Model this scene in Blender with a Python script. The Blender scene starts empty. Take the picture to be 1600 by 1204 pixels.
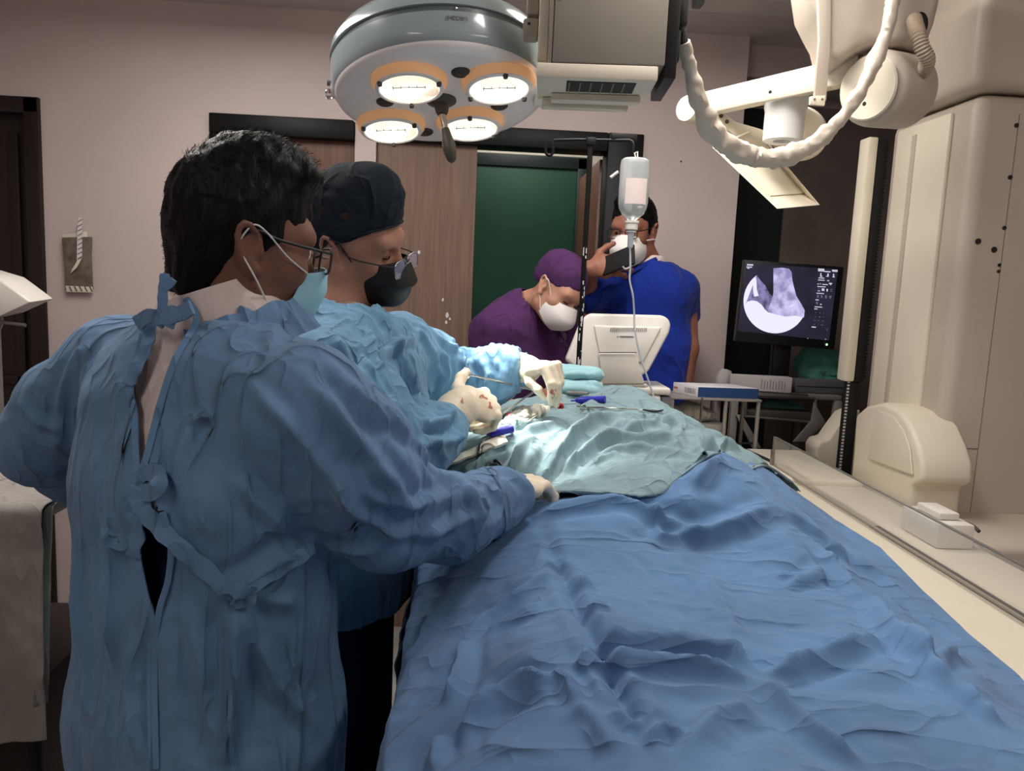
import bpy, bmesh, math, random
import numpy as np
from mathutils import Vector, Matrix
import openvdb

# ---------------------------------------------------------------- camera
F_PX = 1210.0
PITCH, ROLL, YAW = math.radians(7.5), math.radians(2.5), math.radians(3.0)
CAM = np.array([0.0, 0.0, 1.5])
FWD = np.array([math.sin(YAW)*math.cos(PITCH), math.cos(YAW)*math.cos(PITCH), -math.sin(PITCH)])
_r0 = np.array([math.cos(YAW), -math.sin(YAW), 0.0]); _u0 = np.cross(_r0, FWD)
UPV = math.cos(ROLL)*_u0 - math.sin(ROLL)*_r0
RGT = math.cos(ROLL)*_r0 + math.sin(ROLL)*_u0
scene = bpy.context.scene
col = scene.collection
cd = bpy.data.cameras.new('camera'); camo = bpy.data.objects.new('camera', cd); col.objects.link(camo)
cd.sensor_width = 36.0; cd.sensor_fit = 'HORIZONTAL'; cd.lens = 36.0*F_PX/1600.0; cd.clip_start = 0.02
camo.matrix_world = Matrix(((RGT[0], UPV[0], -FWD[0], CAM[0]), (RGT[1], UPV[1], -FWD[1], CAM[1]),
                            (RGT[2], UPV[2], -FWD[2], CAM[2]), (0, 0, 0, 1)))
scene.camera = camo
def ray(x, y): return FWD*F_PX + RGT*(x-800) - UPV*(y-602)
def P(x, y, Y):                    # point of the room seen at photo (x, y), at distance Y into the room
    d = ray(x, y); return CAM + d*(Y/d[1])
def Pz(x, y, z):
    d = ray(x, y); return CAM + d*((z-CAM[2])/d[2])
def Px(x, y, X):
    d = ray(x, y); return CAM + d*(X/d[0])

# ---------------------------------------------------------------- world, exposure, room light
w = bpy.data.worlds.new('world'); scene.world = w; w.use_nodes = True
w.node_tree.nodes['Background'].inputs[0].default_value = (0.62, 0.66, 0.75, 1)
w.node_tree.nodes['Background'].inputs[1].default_value = 0.06
vs = scene.view_settings
vs.view_transform = 'Standard'; vs.look = 'None'; vs.gamma = 1.0; vs.use_curve_mapping = False
vs.exposure = 0.0
ROOM_LAMPS = [(0.42, 1.82, 20.0), (-0.85, 2.0, 17.0), (-0.85, -0.30, 5.0), (1.2, 0.3, 7.0)]       # ceiling tube fixtures: x, y, watts
LAMP_COL = (1.0, 0.955, 0.915)
SURG_W = 36.0                                                                     # each of the four theatre lamp bulbs

# ---------------------------------------------------------------- object helpers
def tag(o, label=None, cat=None, group=None, kind=None):
    if label: o['label'] = label
    if cat: o['category'] = cat
    if group: o['group'] = group
    if kind: o['kind'] = kind
    return o
def empty(name, loc, label=None, cat=None, group=None):
    o = bpy.data.objects.new(name, None); col.objects.link(o); o.location = tuple(float(c) for c in loc); o.empty_display_size = 0.1
    return tag(o, label, cat, group)
def world_of(o):
    m = Matrix.Translation(o.location)
    return m if o.parent is None else world_of(o.parent) @ o.matrix_parent_inverse @ m
def put(name, me, mat, parent=None):
    o = bpy.data.objects.new(name, me); col.objects.link(o)
    if mat is not None and not me.materials: me.materials.append(mat)
    if parent is not None:
        o.parent = parent; o.matrix_parent_inverse = world_of(parent).inverted()
    return o
def mesh_np(name, V, Fq, smooth=True):
    me = bpy.data.meshes.new(name)
    me.from_pydata([tuple(map(float, v)) for v in V], [], [tuple(int(i) for i in f) for f in Fq])
    me.validate(); me.update()
    if smooth: me.shade_smooth()
    return me
def nrm(v):
    v = np.asarray(v, float); return v/(np.linalg.norm(v)+1e-12)
def frame_of(d, up=(0, 0, 1)):
    d = nrm(d); u = np.asarray(up, float)
    if abs(np.dot(d, u)) > 0.97: u = np.array([1.0, 0, 0])
    a = nrm(np.cross(u, d)); b = np.cross(d, a)
    return a, b, d

class MB:
    """collects simple shapes, then becomes ONE mesh object"""
    def __init__(s): s.v = []; s.f = []
    def add(s, V, Fc):
        n = len(s.v); s.v.extend([np.asarray(v, float) for v in V]); s.f.extend([tuple(i+n for i in f) for f in Fc]); return s
    def box(s, lo, hi, M=None):
        x0, y0, z0 = lo; x1, y1, z1 = hi
        V = np.array([(x0,y0,z0),(x1,y0,z0),(x1,y1,z0),(x0,y1,z0),(x0,y0,z1),(x1,y0,z1),(x1,y1,z1),(x0,y1,z1)], float)
        if M is not None: V = V @ np.array(M[0]).T + np.array(M[1])
        return s.add(V, [(0,3,2,1),(4,5,6,7),(0,1,5,4),(1,2,6,5),(2,3,7,6),(3,0,4,7)])
    def hexa(s, b, t):             # bottom 4 and top 4 corners, both counter-clockwise from above
        return s.add(list(b)+list(t), [(0,3,2,1),(4,5,6,7),(0,1,5,4),(1,2,6,5),(2,3,7,6),(3,0,4,7)])
    def prism(s, poly, ext):       # flat polygon (3d points) pushed along ext
        n = len(poly); a = [np.asarray(p, float) for p in poly]; b = [p+np.asarray(ext, float) for p in a]
        return s.add(a+b, [tuple(range(n))[::-1], tuple(range(n, 2*n))] + [(i, (i+1) % n, n+(i+1) % n, n+i) for i in range(n)])
    def tube(s, pts, r, n=10, caps=True, flat=1.0, up=(0, 0, 1)):
        pts = [np.asarray(p, float) for p in pts]; m = len(pts)
        rr = [r]*m if np.isscalar(r) else list(r); V = []; prev = None
        for i, p in enumerate(pts):
            d = nrm(pts[min(i+1, m-1)]-pts[max(i-1, 0)])
            if prev is None: a, b, _ = frame_of(d, up)
            else:
                a = prev - d*np.dot(prev, d); a = nrm(a); b = np.cross(d, a)
            prev = a
            for k in range(n):
                t = 2*math.pi*k/n; V.append(p + rr[i]*(math.cos(t)*a + flat*math.sin(t)*b))
        Fc = [(i*n+k, i*n+(k+1) % n, (i+1)*n+(k+1) % n, (i+1)*n+k) for i in range(m-1) for k in range(n)]
        if caps: Fc += [tuple(range(n))[::-1], tuple(range((m-1)*n, m*n))]
        return s.add(V, Fc)
    def lathe(s, prof, c=(0,0,0), axis=(0,0,1), n=32, sx=1.0, sy=1.0, up=(0,0,1)):   # prof: (r, h)
        a, b, d = frame_of(axis, up); c = np.asarray(c, float); V = []; m = len(prof)
        for r, h in prof:
            for k in range(n):
                t = 2*math.pi*k/n; V.append(c + d*h + r*(sx*math.cos(t)*a + sy*math.sin(t)*b))
        Fc = [(i*n+k, i*n+(k+1) % n, (i+1)*n+(k+1) % n, (i+1)*n+k) for i in range(m-1) for k in range(n)]
        Fc += [tuple(range(n))[::-1], tuple(range((m-1)*n, m*n))]
        return s.add(V, Fc)
    def ell(s, c, r, n=16, m=10, M=None):
        V = []; Fc = []
        for i in range(m+1):
            ph = math.pi*i/m
            for k in range(n):
                t = 2*math.pi*k/n
                V.append((r[0]*math.sin(ph)*math.cos(t), r[1]*math.sin(ph)*math.sin(t), -r[2]*math.cos(ph)))
        V = np.array(V)
        if M is not None: V = V @ np.array(M).T
        V = V + np.asarray(c, float)
        Fc = [(i*n+k, i*n+(k+1) % n, (i+1)*n+(k+1) % n, (i+1)*n+k) for i in range(m) for k in range(n)]
        return s.add(V, Fc)
    def build(s, name, mat, parent=None, bevel=0.0, seg=2, smooth=True, fix=True):
        bm = bmesh.new(); vs_ = [bm.verts.new(tuple(map(float, v))) for v in s.v]
        for f in s.f:
            try: bm.faces.new([vs_[i] for i in f])
            except ValueError: pass
        bmesh.ops.remove_doubles(bm, verts=bm.verts, dist=1e-6)
        if fix: bmesh.ops.recalc_face_normals(bm, faces=bm.faces)
        if bevel > 0:
            es = [e for e in bm.edges if len(e.link_faces) == 2 and e.calc_face_angle(0) > 0.5]
            bmesh.ops.bevel(bm, geom=es, offset=bevel, segments=seg, profile=0.5, affect='EDGES', clamp_overlap=True)
        me = bpy.data.meshes.new(name); bm.to_mesh(me); bm.free()
        if smooth: me.shade_smooth(); me.set_sharp_from_angle(angle=math.radians(38))
        return put(name, me, mat, parent)
def smooth_path(pts, n=8):
    pts = [np.asarray(p, float) for p in pts]; out = []
    for i in range(len(pts)-1):
        p0 = pts[max(i-1, 0)]; p1 = pts[i]; p2 = pts[i+1]; p3 = pts[min(i+2, len(pts)-1)]
        for k in range(n):
            t = k/n
            out.append(0.5*((2*p1)+(-p0+p2)*t+(2*p0-5*p1+4*p2-p3)*t*t+(-p0+3*p1-3*p2+p3)*t**3))
    out.append(pts[-1]); return out
def text_mesh(name, s, size, mat, origin, xdir, ydir, parent=None, lift=0.0006, align='CENTER'):
    cu = bpy.data.curves.new(name, 'FONT'); cu.body = s; cu.size = size; cu.align_x = align; cu.align_y = 'CENTER'; cu.extrude = 0.0003
    ob = bpy.data.objects.new('tmp_text', cu); col.objects.link(ob)
    dg = bpy.context.evaluated_depsgraph_get(); me = bpy.data.meshes.new_from_object(ob.evaluated_get(dg))
    bpy.data.objects.remove(ob); bpy.data.curves.remove(cu); me.name = name
    x = nrm(xdir); y = nrm(ydir); z = np.cross(x, y); o = np.asarray(origin, float)+z*lift
    me.transform(Matrix(((x[0],y[0],z[0],o[0]),(x[1],y[1],z[1],o[1]),(x[2],y[2],z[2],o[2]),(0,0,0,1))))
    me.materials.clear()
    return put(name, me, mat, parent)

# ---------------------------------------------------------------- noise and signed-distance modelling
_rng = np.random.RandomState(7)
_perm = np.concatenate([_rng.permutation(256)]*3)
_grad = _rng.normal(size=(256, 3)); _grad /= np.linalg.norm(_grad, axis=1)[:, None]
def noise3(p):
    p = np.asarray(p, float); i = np.floor(p).astype(int); f = p-i; i &= 255; u = f*f*f*(f*(f*6-15)+10); r = 0
    for dx in (0, 1):
        for dy in (0, 1):
            for dz in (0, 1):
                h = _perm[_perm[_perm[i[:,0]+dx]+i[:,1]+dy]+i[:,2]+dz]
                g = (_grad[h]*(f-np.array([dx, dy, dz]))).sum(1)
                r = r + g*(u[:,0] if dx else 1-u[:,0])*(u[:,1] if dy else 1-u[:,1])*(u[:,2] if dz else 1-u[:,2])
    return r*1.5
def ridged(p): return 1.0-2.2*np.abs(noise3(p))
def crumple(V, scale, seed=0.0):            # flat facets meeting in creases, like starched cotton
    q = V*scale+seed; wq = q + 0.6*np.stack([noise3(q*0.9+11), noise3(q*0.9+23), noise3(q*0.9+37)], 1)
    return np.abs(noise3(wq)) + 0.5*np.abs(noise3(wq*2.1+5))

class SDF:
    def __init__(s, lo, hi, h):
        s.lo = np.asarray(lo, float); s.h = h
        s.n = np.ceil((np.asarray(hi, float)-s.lo)/h).astype(int)+1
        s.d = np.full(s.n, 1.0, np.float32)
    def _sub(s, lo, hi, m):
        a = np.clip(np.floor((np.asarray(lo)-m-s.lo)/s.h).astype(int), 0, s.n); b = np.clip(np.ceil((np.asarray(hi)+m-s.lo)/s.h).astype(int)+1, 0, s.n)
        ax = [s.lo[i]+s.h*np.arange(a[i], b[i], dtype=np.float32) for i in range(3)]
        return (slice(a[0], b[0]), slice(a[1], b[1]), slice(a[2], b[2])), np.meshgrid(*ax, indexing='ij')
    def _put(s, sl, e, k, cut=False):
        d = s.d[sl]
        if d.size == 0: return s
        e = e.astype(np.float32)
        if cut: e = -e; h = np.maximum(k-np.abs(d-e), 0)/k if k > 0 else 0; r = np.maximum(d, e) + (h*h*k*0.25 if k > 0 else 0)
        else: h = np.maximum(k-np.abs(d-e), 0)/k if k > 0 else 0; r = np.minimum(d, e) - (h*h*k*0.25 if k > 0 else 0)
        s.d[sl] = r; return s
    def cap(s, a, b, ra, rb, k=0.02, cut=False):
        a = np.asarray(a, float); b = np.asarray(b, float); m = max(ra, rb)+k+4*s.h
        sl, (X, Y, Z) = s._sub(np.minimum(a, b), np.maximum(a, b), m)
        ab = b-a; L = ab@ab+1e-12
        t = np.clip(((X-a[0])*ab[0]+(Y-a[1])*ab[1]+(Z-a[2])*ab[2])/L, 0, 1)
        e = np.sqrt((X-a[0]-t*ab[0])**2+(Y-a[1]-t*ab[1])**2+(Z-a[2]-t*ab[2])**2)-(ra+t*(rb-ra))
        return s._put(sl, e, k, cut)
    def chain(s, pts, rs, k=0.02):
        for i in range(len(pts)-1): s.cap(pts[i], pts[i+1], rs[i], rs[i+1], k)
        return s
    def ell(s, c, r, R=None, k=0.02, cut=False):        # R rows = local axes
        c = np.asarray(c, float); r = np.asarray(r, float); m = max(r)+k+4*s.h
        sl, (X, Y, Z) = s._sub(c, c, m); R = np.eye(3) if R is None else np.asarray(R)
        q = [(X-c[0])*R[i][0]+(Y-c[1])*R[i][1]+(Z-c[2])*R[i][2] for i in range(3)]
        k0 = np.sqrt(sum((q[i]/r[i])**2 for i in range(3))); k1 = np.sqrt(sum((q[i]/r[i]**2)**2 for i in range(3)))+1e-9
        return s._put(sl, k0*(k0-1)/k1, k, cut)
    def slab(s, a, b, wa, wb, wdir, k=0.03):            # limb with oval section: wa=(half width, half depth) at a
        a = np.asarray(a, float); b = np.asarray(b, float); m = max(*wa, *wb)+k+4*s.h
        sl, (X, Y, Z) = s._sub(np.minimum(a, b), np.maximum(a, b), m)
        ab = b-a; L = ab@ab+1e-12; d = ab/math.sqrt(L); w_ = np.asarray(wdir, float); w_ = nrm(w_-d*(w_@d)); n_ = np.cross(d, w_)
        t = ((X-a[0])*ab[0]+(Y-a[1])*ab[1]+(Z-a[2])*ab[2])/L; tc = np.clip(t, 0, 1)
        qx, qy, qz = X-a[0]-tc*ab[0], Y-a[1]-tc*ab[1], Z-a[2]-tc*ab[2]
        W = wa[0]+tc*(wb[0]-wa[0]); D = wa[1]+tc*(wb[1]-wa[1]); mn = np.minimum(W, D)
        u_ = qx*w_[0]+qy*w_[1]+qz*w_[2]; v_ = qx*n_[0]+qy*n_[1]+qz*n_[2]; l_ = qx*d[0]+qy*d[1]+qz*d[2]
        e = (np.sqrt((u_/W)**2+(v_/D)**2+(l_/mn)**2)-1)*mn
        return s._put(sl, e, k)
    def mesh(s):
        big = 3*s.h
        g = openvdb.FloatGrid(big); g.copyFromArray(np.clip(s.d, -big, big).astype(np.float32))
        pts, quads = g.convertToQuads(0.0)
        V = np.asarray(pts, float)*s.h+s.lo; Q = np.asarray(quads, int)
        q = V[Q]; nn = np.cross(q[:,2]-q[:,0], q[:,3]-q[:,1]); vol = (nn*(q.mean(1)-V.mean(0))).sum()
        if vol < 0: Q = Q[:, ::-1]
        return V, Q
def vnormals(V, Q):
    q = V[Q]; n = np.cross(q[:,2]-q[:,0], q[:,3]-q[:,1]); N = np.zeros_like(V)
    for i in range(4): np.add.at(N, Q[:, i], n)
    return N/(np.linalg.norm(N, axis=1)[:, None]+1e-12)
def relax(V, Q, it=2, lam=0.5):
    E = np.concatenate([Q[:, [0,1]], Q[:, [1,2]], Q[:, [2,3]], Q[:, [3,0]]]); E = np.concatenate([E, E[:, ::-1]])
    cnt = np.bincount(E[:,0], minlength=len(V))[:, None]+1e-9
    for _ in range(it):
        S = np.stack([np.bincount(E[:,0], V[E[:,1], j], minlength=len(V)) for j in range(3)], 1)
        V = V + lam*(S/cnt-V)
    return V
def seg_dist(V, poly):
    best = np.full(len(V), 1e9); par = np.zeros(len(V)); n = len(poly)-1
    for i in range(n):
        a = np.asarray(poly[i], float); b = np.asarray(poly[i+1], float); ab = b-a
        t = np.clip(((V-a)@ab)/(ab@ab+1e-12), 0, 1); d = np.linalg.norm(V-a-t[:, None]*ab, axis=1)
        mk = d < best; best[mk] = d[mk]; par[mk] = (i+t[mk])/n
    return best, par
def crease(V, poly, amp, wd):               # sharp-topped fold with a soft hollow beside it, fading to its ends
    d, t = seg_dist(V, poly); fade = np.clip(np.minimum(t, 1-t)*5, 0.0, 1)
    return amp*fade*(np.exp(-(np.sqrt(d*d+9e-6)-0.003)/wd*1.6)-0.35*np.exp(-((d-2.2*wd)/(1.1*wd))**2))
def fast_mesh(name, V, Q):
    me = bpy.data.meshes.new(name); V = np.asarray(V, np.float32); Q = np.asarray(Q, np.int32)
    me.vertices.add(len(V)); me.vertices.foreach_set('co', V.ravel())
    me.loops.add(Q.size); me.loops.foreach_set('vertex_index', Q.ravel())
    me.polygons.add(len(Q)); me.polygons.foreach_set('loop_start', np.arange(0, Q.size, 4, dtype=np.int32))
    me.update(calc_edges=True); me.validate(); me.shade_smooth(); return me

# ---------------------------------------------------------------- materials
def mat(name, c, rough=0.6, metal=0.0, var=0.0, vscale=8.0, bump=0.0, bscale=60.0, emit=None, estr=0.0, trans=0.0, ior=1.45, alpha=1.0, sheen=0.0, sss=0.0, c2=None, coat=0.0, aniso=None, spec=None, thin=None):
    m = bpy.data.materials.new(name); m.use_nodes = True; nt = m.node_tree; b = nt.nodes['Principled BSDF']
    def lin(q): return tuple((x/12.92 if x <= 0.04045 else ((x+0.055)/1.055)**2.4) for x in q)
    C = lin(c)
    b.inputs['Base Color'].default_value = (*C, 1); b.inputs['Roughness'].default_value = rough; b.inputs['Metallic'].default_value = metal
    b.inputs['Transmission Weight'].default_value = trans; b.inputs['IOR'].default_value = ior; b.inputs['Alpha'].default_value = alpha
    b.inputs['Sheen Weight'].default_value = sheen; b.inputs['Coat Weight'].default_value = coat
    if spec is not None: b.inputs['Specular IOR Level'].default_value = spec
    if sss: b.inputs['Subsurface Weight'].default_value = sss; b.inputs['Subsurface Radius'].default_value = (0.012, 0.005, 0.003); b.inputs['Subsurface Scale'].default_value = 0.5
    if emit: b.inputs['Emission Color'].default_value = (*lin(emit), 1); b.inputs['Emission Strength'].default_value = estr
    tc = nt.nodes.new('ShaderNodeTexCoord'); src = tc.outputs['Object']
    if aniso:
        mp = nt.nodes.new('ShaderNodeMapping'); mp.inputs['Scale'].default_value = aniso; nt.links.new(src, mp.inputs[0]); src = mp.outputs[0]
    if var > 0 or c2:
        n = nt.nodes.new('ShaderNodeTexNoise'); n.inputs['Scale'].default_value = vscale; n.inputs['Detail'].default_value = 6; nt.links.new(src, n.inputs['Vector'])
        r = nt.nodes.new('ShaderNodeValToRGB'); r.color_ramp.elements[0].position = 0.35; r.color_ramp.elements[1].position = 0.65
        A = lin(tuple(max(0, x*(1-var)) for x in c)); Bc = lin(c2) if c2 else lin(tuple(min(1, x*(1+var)) for x in c))
        r.color_ramp.elements[0].color = (*(lin(c) if c2 else A), 1); r.color_ramp.elements[1].color = (*Bc, 1)
        nt.links.new(n.outputs['Fac'], r.inputs[0]); nt.links.new(r.outputs[0], b.inputs['Base Color'])
    if bump > 0:
        n2 = nt.nodes.new('ShaderNodeTexNoise'); n2.inputs['Scale'].default_value = bscale; n2.inputs['Detail'].default_value = 5; nt.links.new(src, n2.inputs['Vector'])
        bp = nt.nodes.new('ShaderNodeBump'); bp.inputs['Strength'].default_value = bump; bp.inputs['Distance'].default_value = 0.01
        nt.links.new(n2.outputs['Fac'], bp.inputs['Height']); nt.links.new(bp.outputs[0], b.inputs['Normal'])
    return m
def cloth(name, c, var=0.10, crease_s=0.35, c2=None, stretch=(1.25, 1.25, 0.20)):
    """woven cotton: faint weave, patches of thin pressed creases, worn colour"""
    m = mat(name, c, rough=0.85, var=var, vscale=5.0, sheen=0.12 if max(c) > 0.4 else 0.0, c2=c2, spec=0.2); nt = m.node_tree; b = nt.nodes['Principled BSDF']
    N = nt.nodes.new; L = nt.links.new
    tc = N('ShaderNodeTexCoord'); last = None
    def math_(op, x, y=None):
        n = N('ShaderNodeMath'); n.operation = op
        for i, q in enumerate((x, y)):
            if q is None: continue
            if isinstance(q, (int, float)): n.inputs[i].default_value = q
            else: L(q, n.inputs[i])
        return n.outputs[0]
    for rot, sc_, dist, st, pw in (((0.0, 0.5, 0.4), 7.0, 0.010, 1.0, 14.0), ((0.3, -0.6, 0.9), 13.0, 0.0055, 0.9, 10.0), ((0.9, 0.2, -0.3), 18.0, 0.004, 0.7, 9.0)):
        mp = N('ShaderNodeMapping'); mp.inputs['Rotation'].default_value = rot; mp.inputs['Scale'].default_value = stretch; L(tc.outputs['Object'], mp.inputs[0])
        wn = N('ShaderNodeTexNoise'); wn.inputs['Scale'].default_value = sc_; wn.inputs['Detail'].default_value = 1.0; wn.inputs['Distortion'].default_value = 0.15; L(mp.outputs[0], wn.inputs['Vector'])
        rid = math_('POWER', math_('SUBTRACT', 1.0, math_('ABSOLUTE', math_('MULTIPLY', math_('SUBTRACT', wn.outputs['Fac'], 0.5), 2.6))), pw)
        mk = N('ShaderNodeTexNoise'); mk.inputs['Scale'].default_value = sc_*0.8; L(tc.outputs['Object'], mk.inputs['Vector'])
        cl = N('ShaderNodeMapRange'); cl.inputs['From Min'].default_value = 0.38; cl.inputs['From Max'].default_value = 0.58; L(mk.outputs['Fac'], cl.inputs['Value'])
        h = math_('MULTIPLY', rid, cl.outputs[0])
        bp = N('ShaderNodeBump'); bp.inputs['Strength'].default_value = min(1.0, st*crease_s*1.6); bp.inputs['Distance'].default_value = dist; L(h, bp.inputs['Height'])
        if last is not None: L(last, bp.inputs['Normal'])
        last = bp.outputs[0]
    wv = N('ShaderNodeTexNoise'); wv.inputs['Scale'].default_value = 700; L(tc.outputs['Object'], wv.inputs['Vector'])
    b2 = N('ShaderNodeBump'); b2.inputs['Strength'].default_value = 0.12; b2.inputs['Distance'].default_value = 0.001; L(wv.outputs['Fac'], b2.inputs['Height']); L(last, b2.inputs['Normal']); L(b2.outputs[0], b.inputs['Normal'])
    return m
def wood(name, c, c2, scale=(30, 30, 1.2), rough=0.45):
    return mat(name, c, rough=rough, c2=c2, vscale=3.0, aniso=scale, bump=0.05, bscale=6)
M = dict(
    wall=mat('wall_paint', (0.80, 0.735, 0.72), 0.65, var=0.02, vscale=1.5, bump=0.04, bscale=45),
    ceil=mat('ceiling_paint', (0.80, 0.76, 0.75), 0.8, var=0.02, vscale=2),
    beyond=mat('cream_paint', (0.86, 0.84, 0.78), 0.7, var=0.02),
    floor=mat('floor_tile', (0.60, 0.59, 0.57), 0.35, var=0.08, vscale=5),
    black_frame=mat('black_gloss_paint', (0.05, 0.045, 0.045), 0.5, spec=0.3, bump=0.06, bscale=30),
    dark_wood=wood('dark_wood', (0.10, 0.06, 0.055), (0.14, 0.09, 0.08)),
    brown_wood=wood('brown_wood_laminate', (0.36, 0.235, 0.185), (0.43, 0.29, 0.23)),
    taupe_wood=wood('taupe_wood_laminate', (0.46, 0.365, 0.31), (0.52, 0.42, 0.36)),
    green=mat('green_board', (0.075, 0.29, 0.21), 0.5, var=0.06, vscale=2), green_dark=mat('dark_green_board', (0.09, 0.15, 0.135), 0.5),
    brown_dark=mat('dark_brown_panel', (0.46, 0.41, 0.385), 0.55, var=0.05),
    cream=mat('cream_enamel', (0.90, 0.86, 0.78), 0.38, var=0.015, vscale=3), cream2=mat('warm_grey_enamel', (0.76, 0.71, 0.65), 0.42, var=0.015, vscale=3),
    greige=mat('grey_beige_enamel', (0.60, 0.575, 0.53), 0.45, var=0.015, vscale=3),
    white_pl=mat('white_plastic', (0.88, 0.86, 0.83), 0.35), white_enam=mat('pale_grey_enamel', (0.58, 0.63, 0.64), 0.22, coat=0.4),
    lamp_face=mat('white_lamp_face', (0.97, 0.94, 0.93), 0.35, coat=0.2), grey_band=mat('grey_band', (0.36, 0.40, 0.41), 0.35),
    black_pl=mat('black_plastic', (0.07, 0.07, 0.075), 0.45), black_rub=mat('black_rubber', (0.045, 0.045, 0.045), 0.7),
    steel=mat('steel', (0.72, 0.72, 0.71), 0.25, metal=1.0), chrome=mat('chrome', (0.85, 0.85, 0.84), 0.1, metal=1.0), grey_metal=mat('grey_painted_metal', (0.58, 0.56, 0.54), 0.4, metal=0.2),
    dull_steel=mat('dull_steel', (0.55, 0.54, 0.52), 0.4, metal=0.8),
    acrylic=mat('clear_acrylic', (0.80, 0.79, 0.76), 0.06, alpha=0.22), acr_edge=mat('acrylic_edge', (0.55, 0.55, 0.52), 0.2, trans=0.4),
    glass=mat('clear_glass', (0.97, 0.98, 0.97), 0.02, trans=1.0, ior=1.3),
    skin_a=mat('skin_tan', (0.47, 0.315, 0.255), 0.55, var=0.05, vscale=25, sss=0.12, bump=0.05, bscale=220),
    skin_b=mat('skin_warm', (0.66, 0.475, 0.395), 0.5, var=0.05, vscale=25, sss=0.12, bump=0.05, bscale=220),
    skin_c=mat('skin_light', (0.74, 0.54, 0.45), 0.5, var=0.04, vscale=25, sss=0.12), skin_d=mat('skin_brown', (0.56, 0.365, 0.29), 0.55, var=0.05, vscale=25, sss=0.12),
    lip=mat('lip_skin', (0.50, 0.29, 0.26), 0.45), hair=mat('black_hair', (0.02, 0.017, 0.016), 0.5, spec=0.22, bump=0.3, bscale=180, aniso=(1, 1, 0.25)),
    eye=mat('eyeball', (0.80, 0.78, 0.74), 0.15), iris=mat('iris', (0.07, 0.045, 0.035), 0.1),
    gown=cloth('blue_gown_cotton', (0.395, 0.525, 0.665), 0.07, 0.6), gown2=cloth('pale_blue_gown_cotton', (0.43, 0.595, 0.715), 0.05, 0.5),
    drape=cloth('blue_drape_cotton', (0.375, 0.51, 0.67), 0.06, 0.42, None, (0.28, 1.0, 1.1)), drape2=cloth('grey_blue_drape_cotton', (0.50, 0.60, 0.625), 0.06, 0.35),
    towel=cloth('pale_blue_towel', (0.60, 0.77, 0.80), 0.04, 0.3), cloth_g=cloth('grey_green_cloth', (0.52, 0.56, 0.53), 0.08, 0.5), cloth_w=cloth('grey_white_cloth', (0.62, 0.60, 0.575), 0.06, 0.4),
    teal=cloth('teal_cloth', (0.38, 0.66, 0.59), 0.10, 0.5), white_cl=cloth('white_cotton', (0.86, 0.80, 0.78), 0.02, 0.25), gauze=cloth('white_gauze', (0.93, 0.91, 0.86), 0.03, 0.8),
    purple=cloth('purple_scrub', (0.30, 0.17, 0.34), 0.05, 0.3), scrub=cloth('royal_blue_scrub', (0.085, 0.185, 0.56), 0.06, 0.35),
    navy_cap=cloth('dark_slate_cap', (0.125, 0.155, 0.185), 0.08, 0.4), navy_dark=cloth('dark_navy_gown_shade', (0.085, 0.12, 0.26), 0.05, 0.3), navy=cloth('navy_cloth', (0.10, 0.14, 0.26), 0.05, 0.3),
    mask_w=mat('white_mask', (0.90, 0.88, 0.87), 0.8, bump=0.08, bscale=300), mask_k=mat('black_mask', (0.055, 0.065, 0.065), 0.55, bump=0.05, bscale=200), mask_b=mat('pale_blue_mask', (0.60, 0.80, 0.86), 0.75, bump=0.15, bscale=40),
    glove=mat('latex_glove', (0.90, 0.845, 0.75), 0.42, var=0.03, vscale=30, sss=0.1, bump=0.12, bscale=120), blood=mat('blood_stain', (0.70, 0.44, 0.37), 0.4),
    red=mat('red_plastic', (0.83, 0.11, 0.12), 0.35), blue_pl=mat('blue_plastic', (0.16, 0.16, 0.66), 0.35), blue_box=mat('blue_card', (0.085, 0.25, 0.46), 0.5), card=mat('white_card', (0.87, 0.86, 0.86), 0.5),
    bottle_label=mat('bottle_label', (0.86, 0.80, 0.79), 0.6), paper=mat('paper', (0.80, 0.78, 0.78), 0.7), ink=mat('grey_ink', (0.42, 0.42, 0.44), 0.6), ink_k=mat('dark_ink', (0.12, 0.11, 0.11), 0.6),
    bottle=mat('frosted_bottle_plastic', (0.94, 0.96, 0.97), 0.22, trans=0.70, ior=1.15, sss=0.0), liquid=mat('saline', (0.96, 0.97, 0.97), 0.02, trans=1.0, ior=1.2), tubing=mat('clear_tubing', (0.88, 0.90, 0.93), 0.2, trans=0.4, ior=1.3),
    pouch=mat('brown_pouch', (0.47, 0.43, 0.38), 0.45, c2=(0.36, 0.31, 0.27), vscale=30, bump=0.3, bscale=40),
    wax=mat('pale_plastic', (0.85, 0.84, 0.77), 0.3),
    frosted=mat('frosted_white_plastic', (0.90, 0.90, 0.89), 0.35),
    sleeve=mat('ivory_sleeve', (0.85, 0.80, 0.73), 0.4, bump=0.25, bscale=35), hose=mat('beige_hose', (0.70, 0.63, 0.55), 0.5),
    bulb=mat('bulb_glow', (1, 1, 0.96), 0.4, emit=(1.0, 0.97, 0.90), estr=9.0), refl=mat('lamp_lens', (0.95, 0.97, 0.92), 0.3, emit=(1.0, 0.98, 0.92), estr=1.1),
    amber=mat('amber_glass', (0.98, 0.78, 0.60), 0.25, emit=(1.0, 0.72, 0.46), estr=0.18), clip=mat('grey_clip', (0.30, 0.28, 0.26), 0.5), clip_dark=mat('dark_grey_knob', (0.24, 0.22, 0.21), 0.5),
    tube_glow=mat('fluorescent_tube', (1, 1, 1), 0.4, emit=(1.0, 0.97, 0.93), estr=6.0),
    led=mat('green_led', (0.4, 1.0, 0.5), 0.4, emit=(0.5, 1.0, 0.55), estr=5.0),
)
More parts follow.
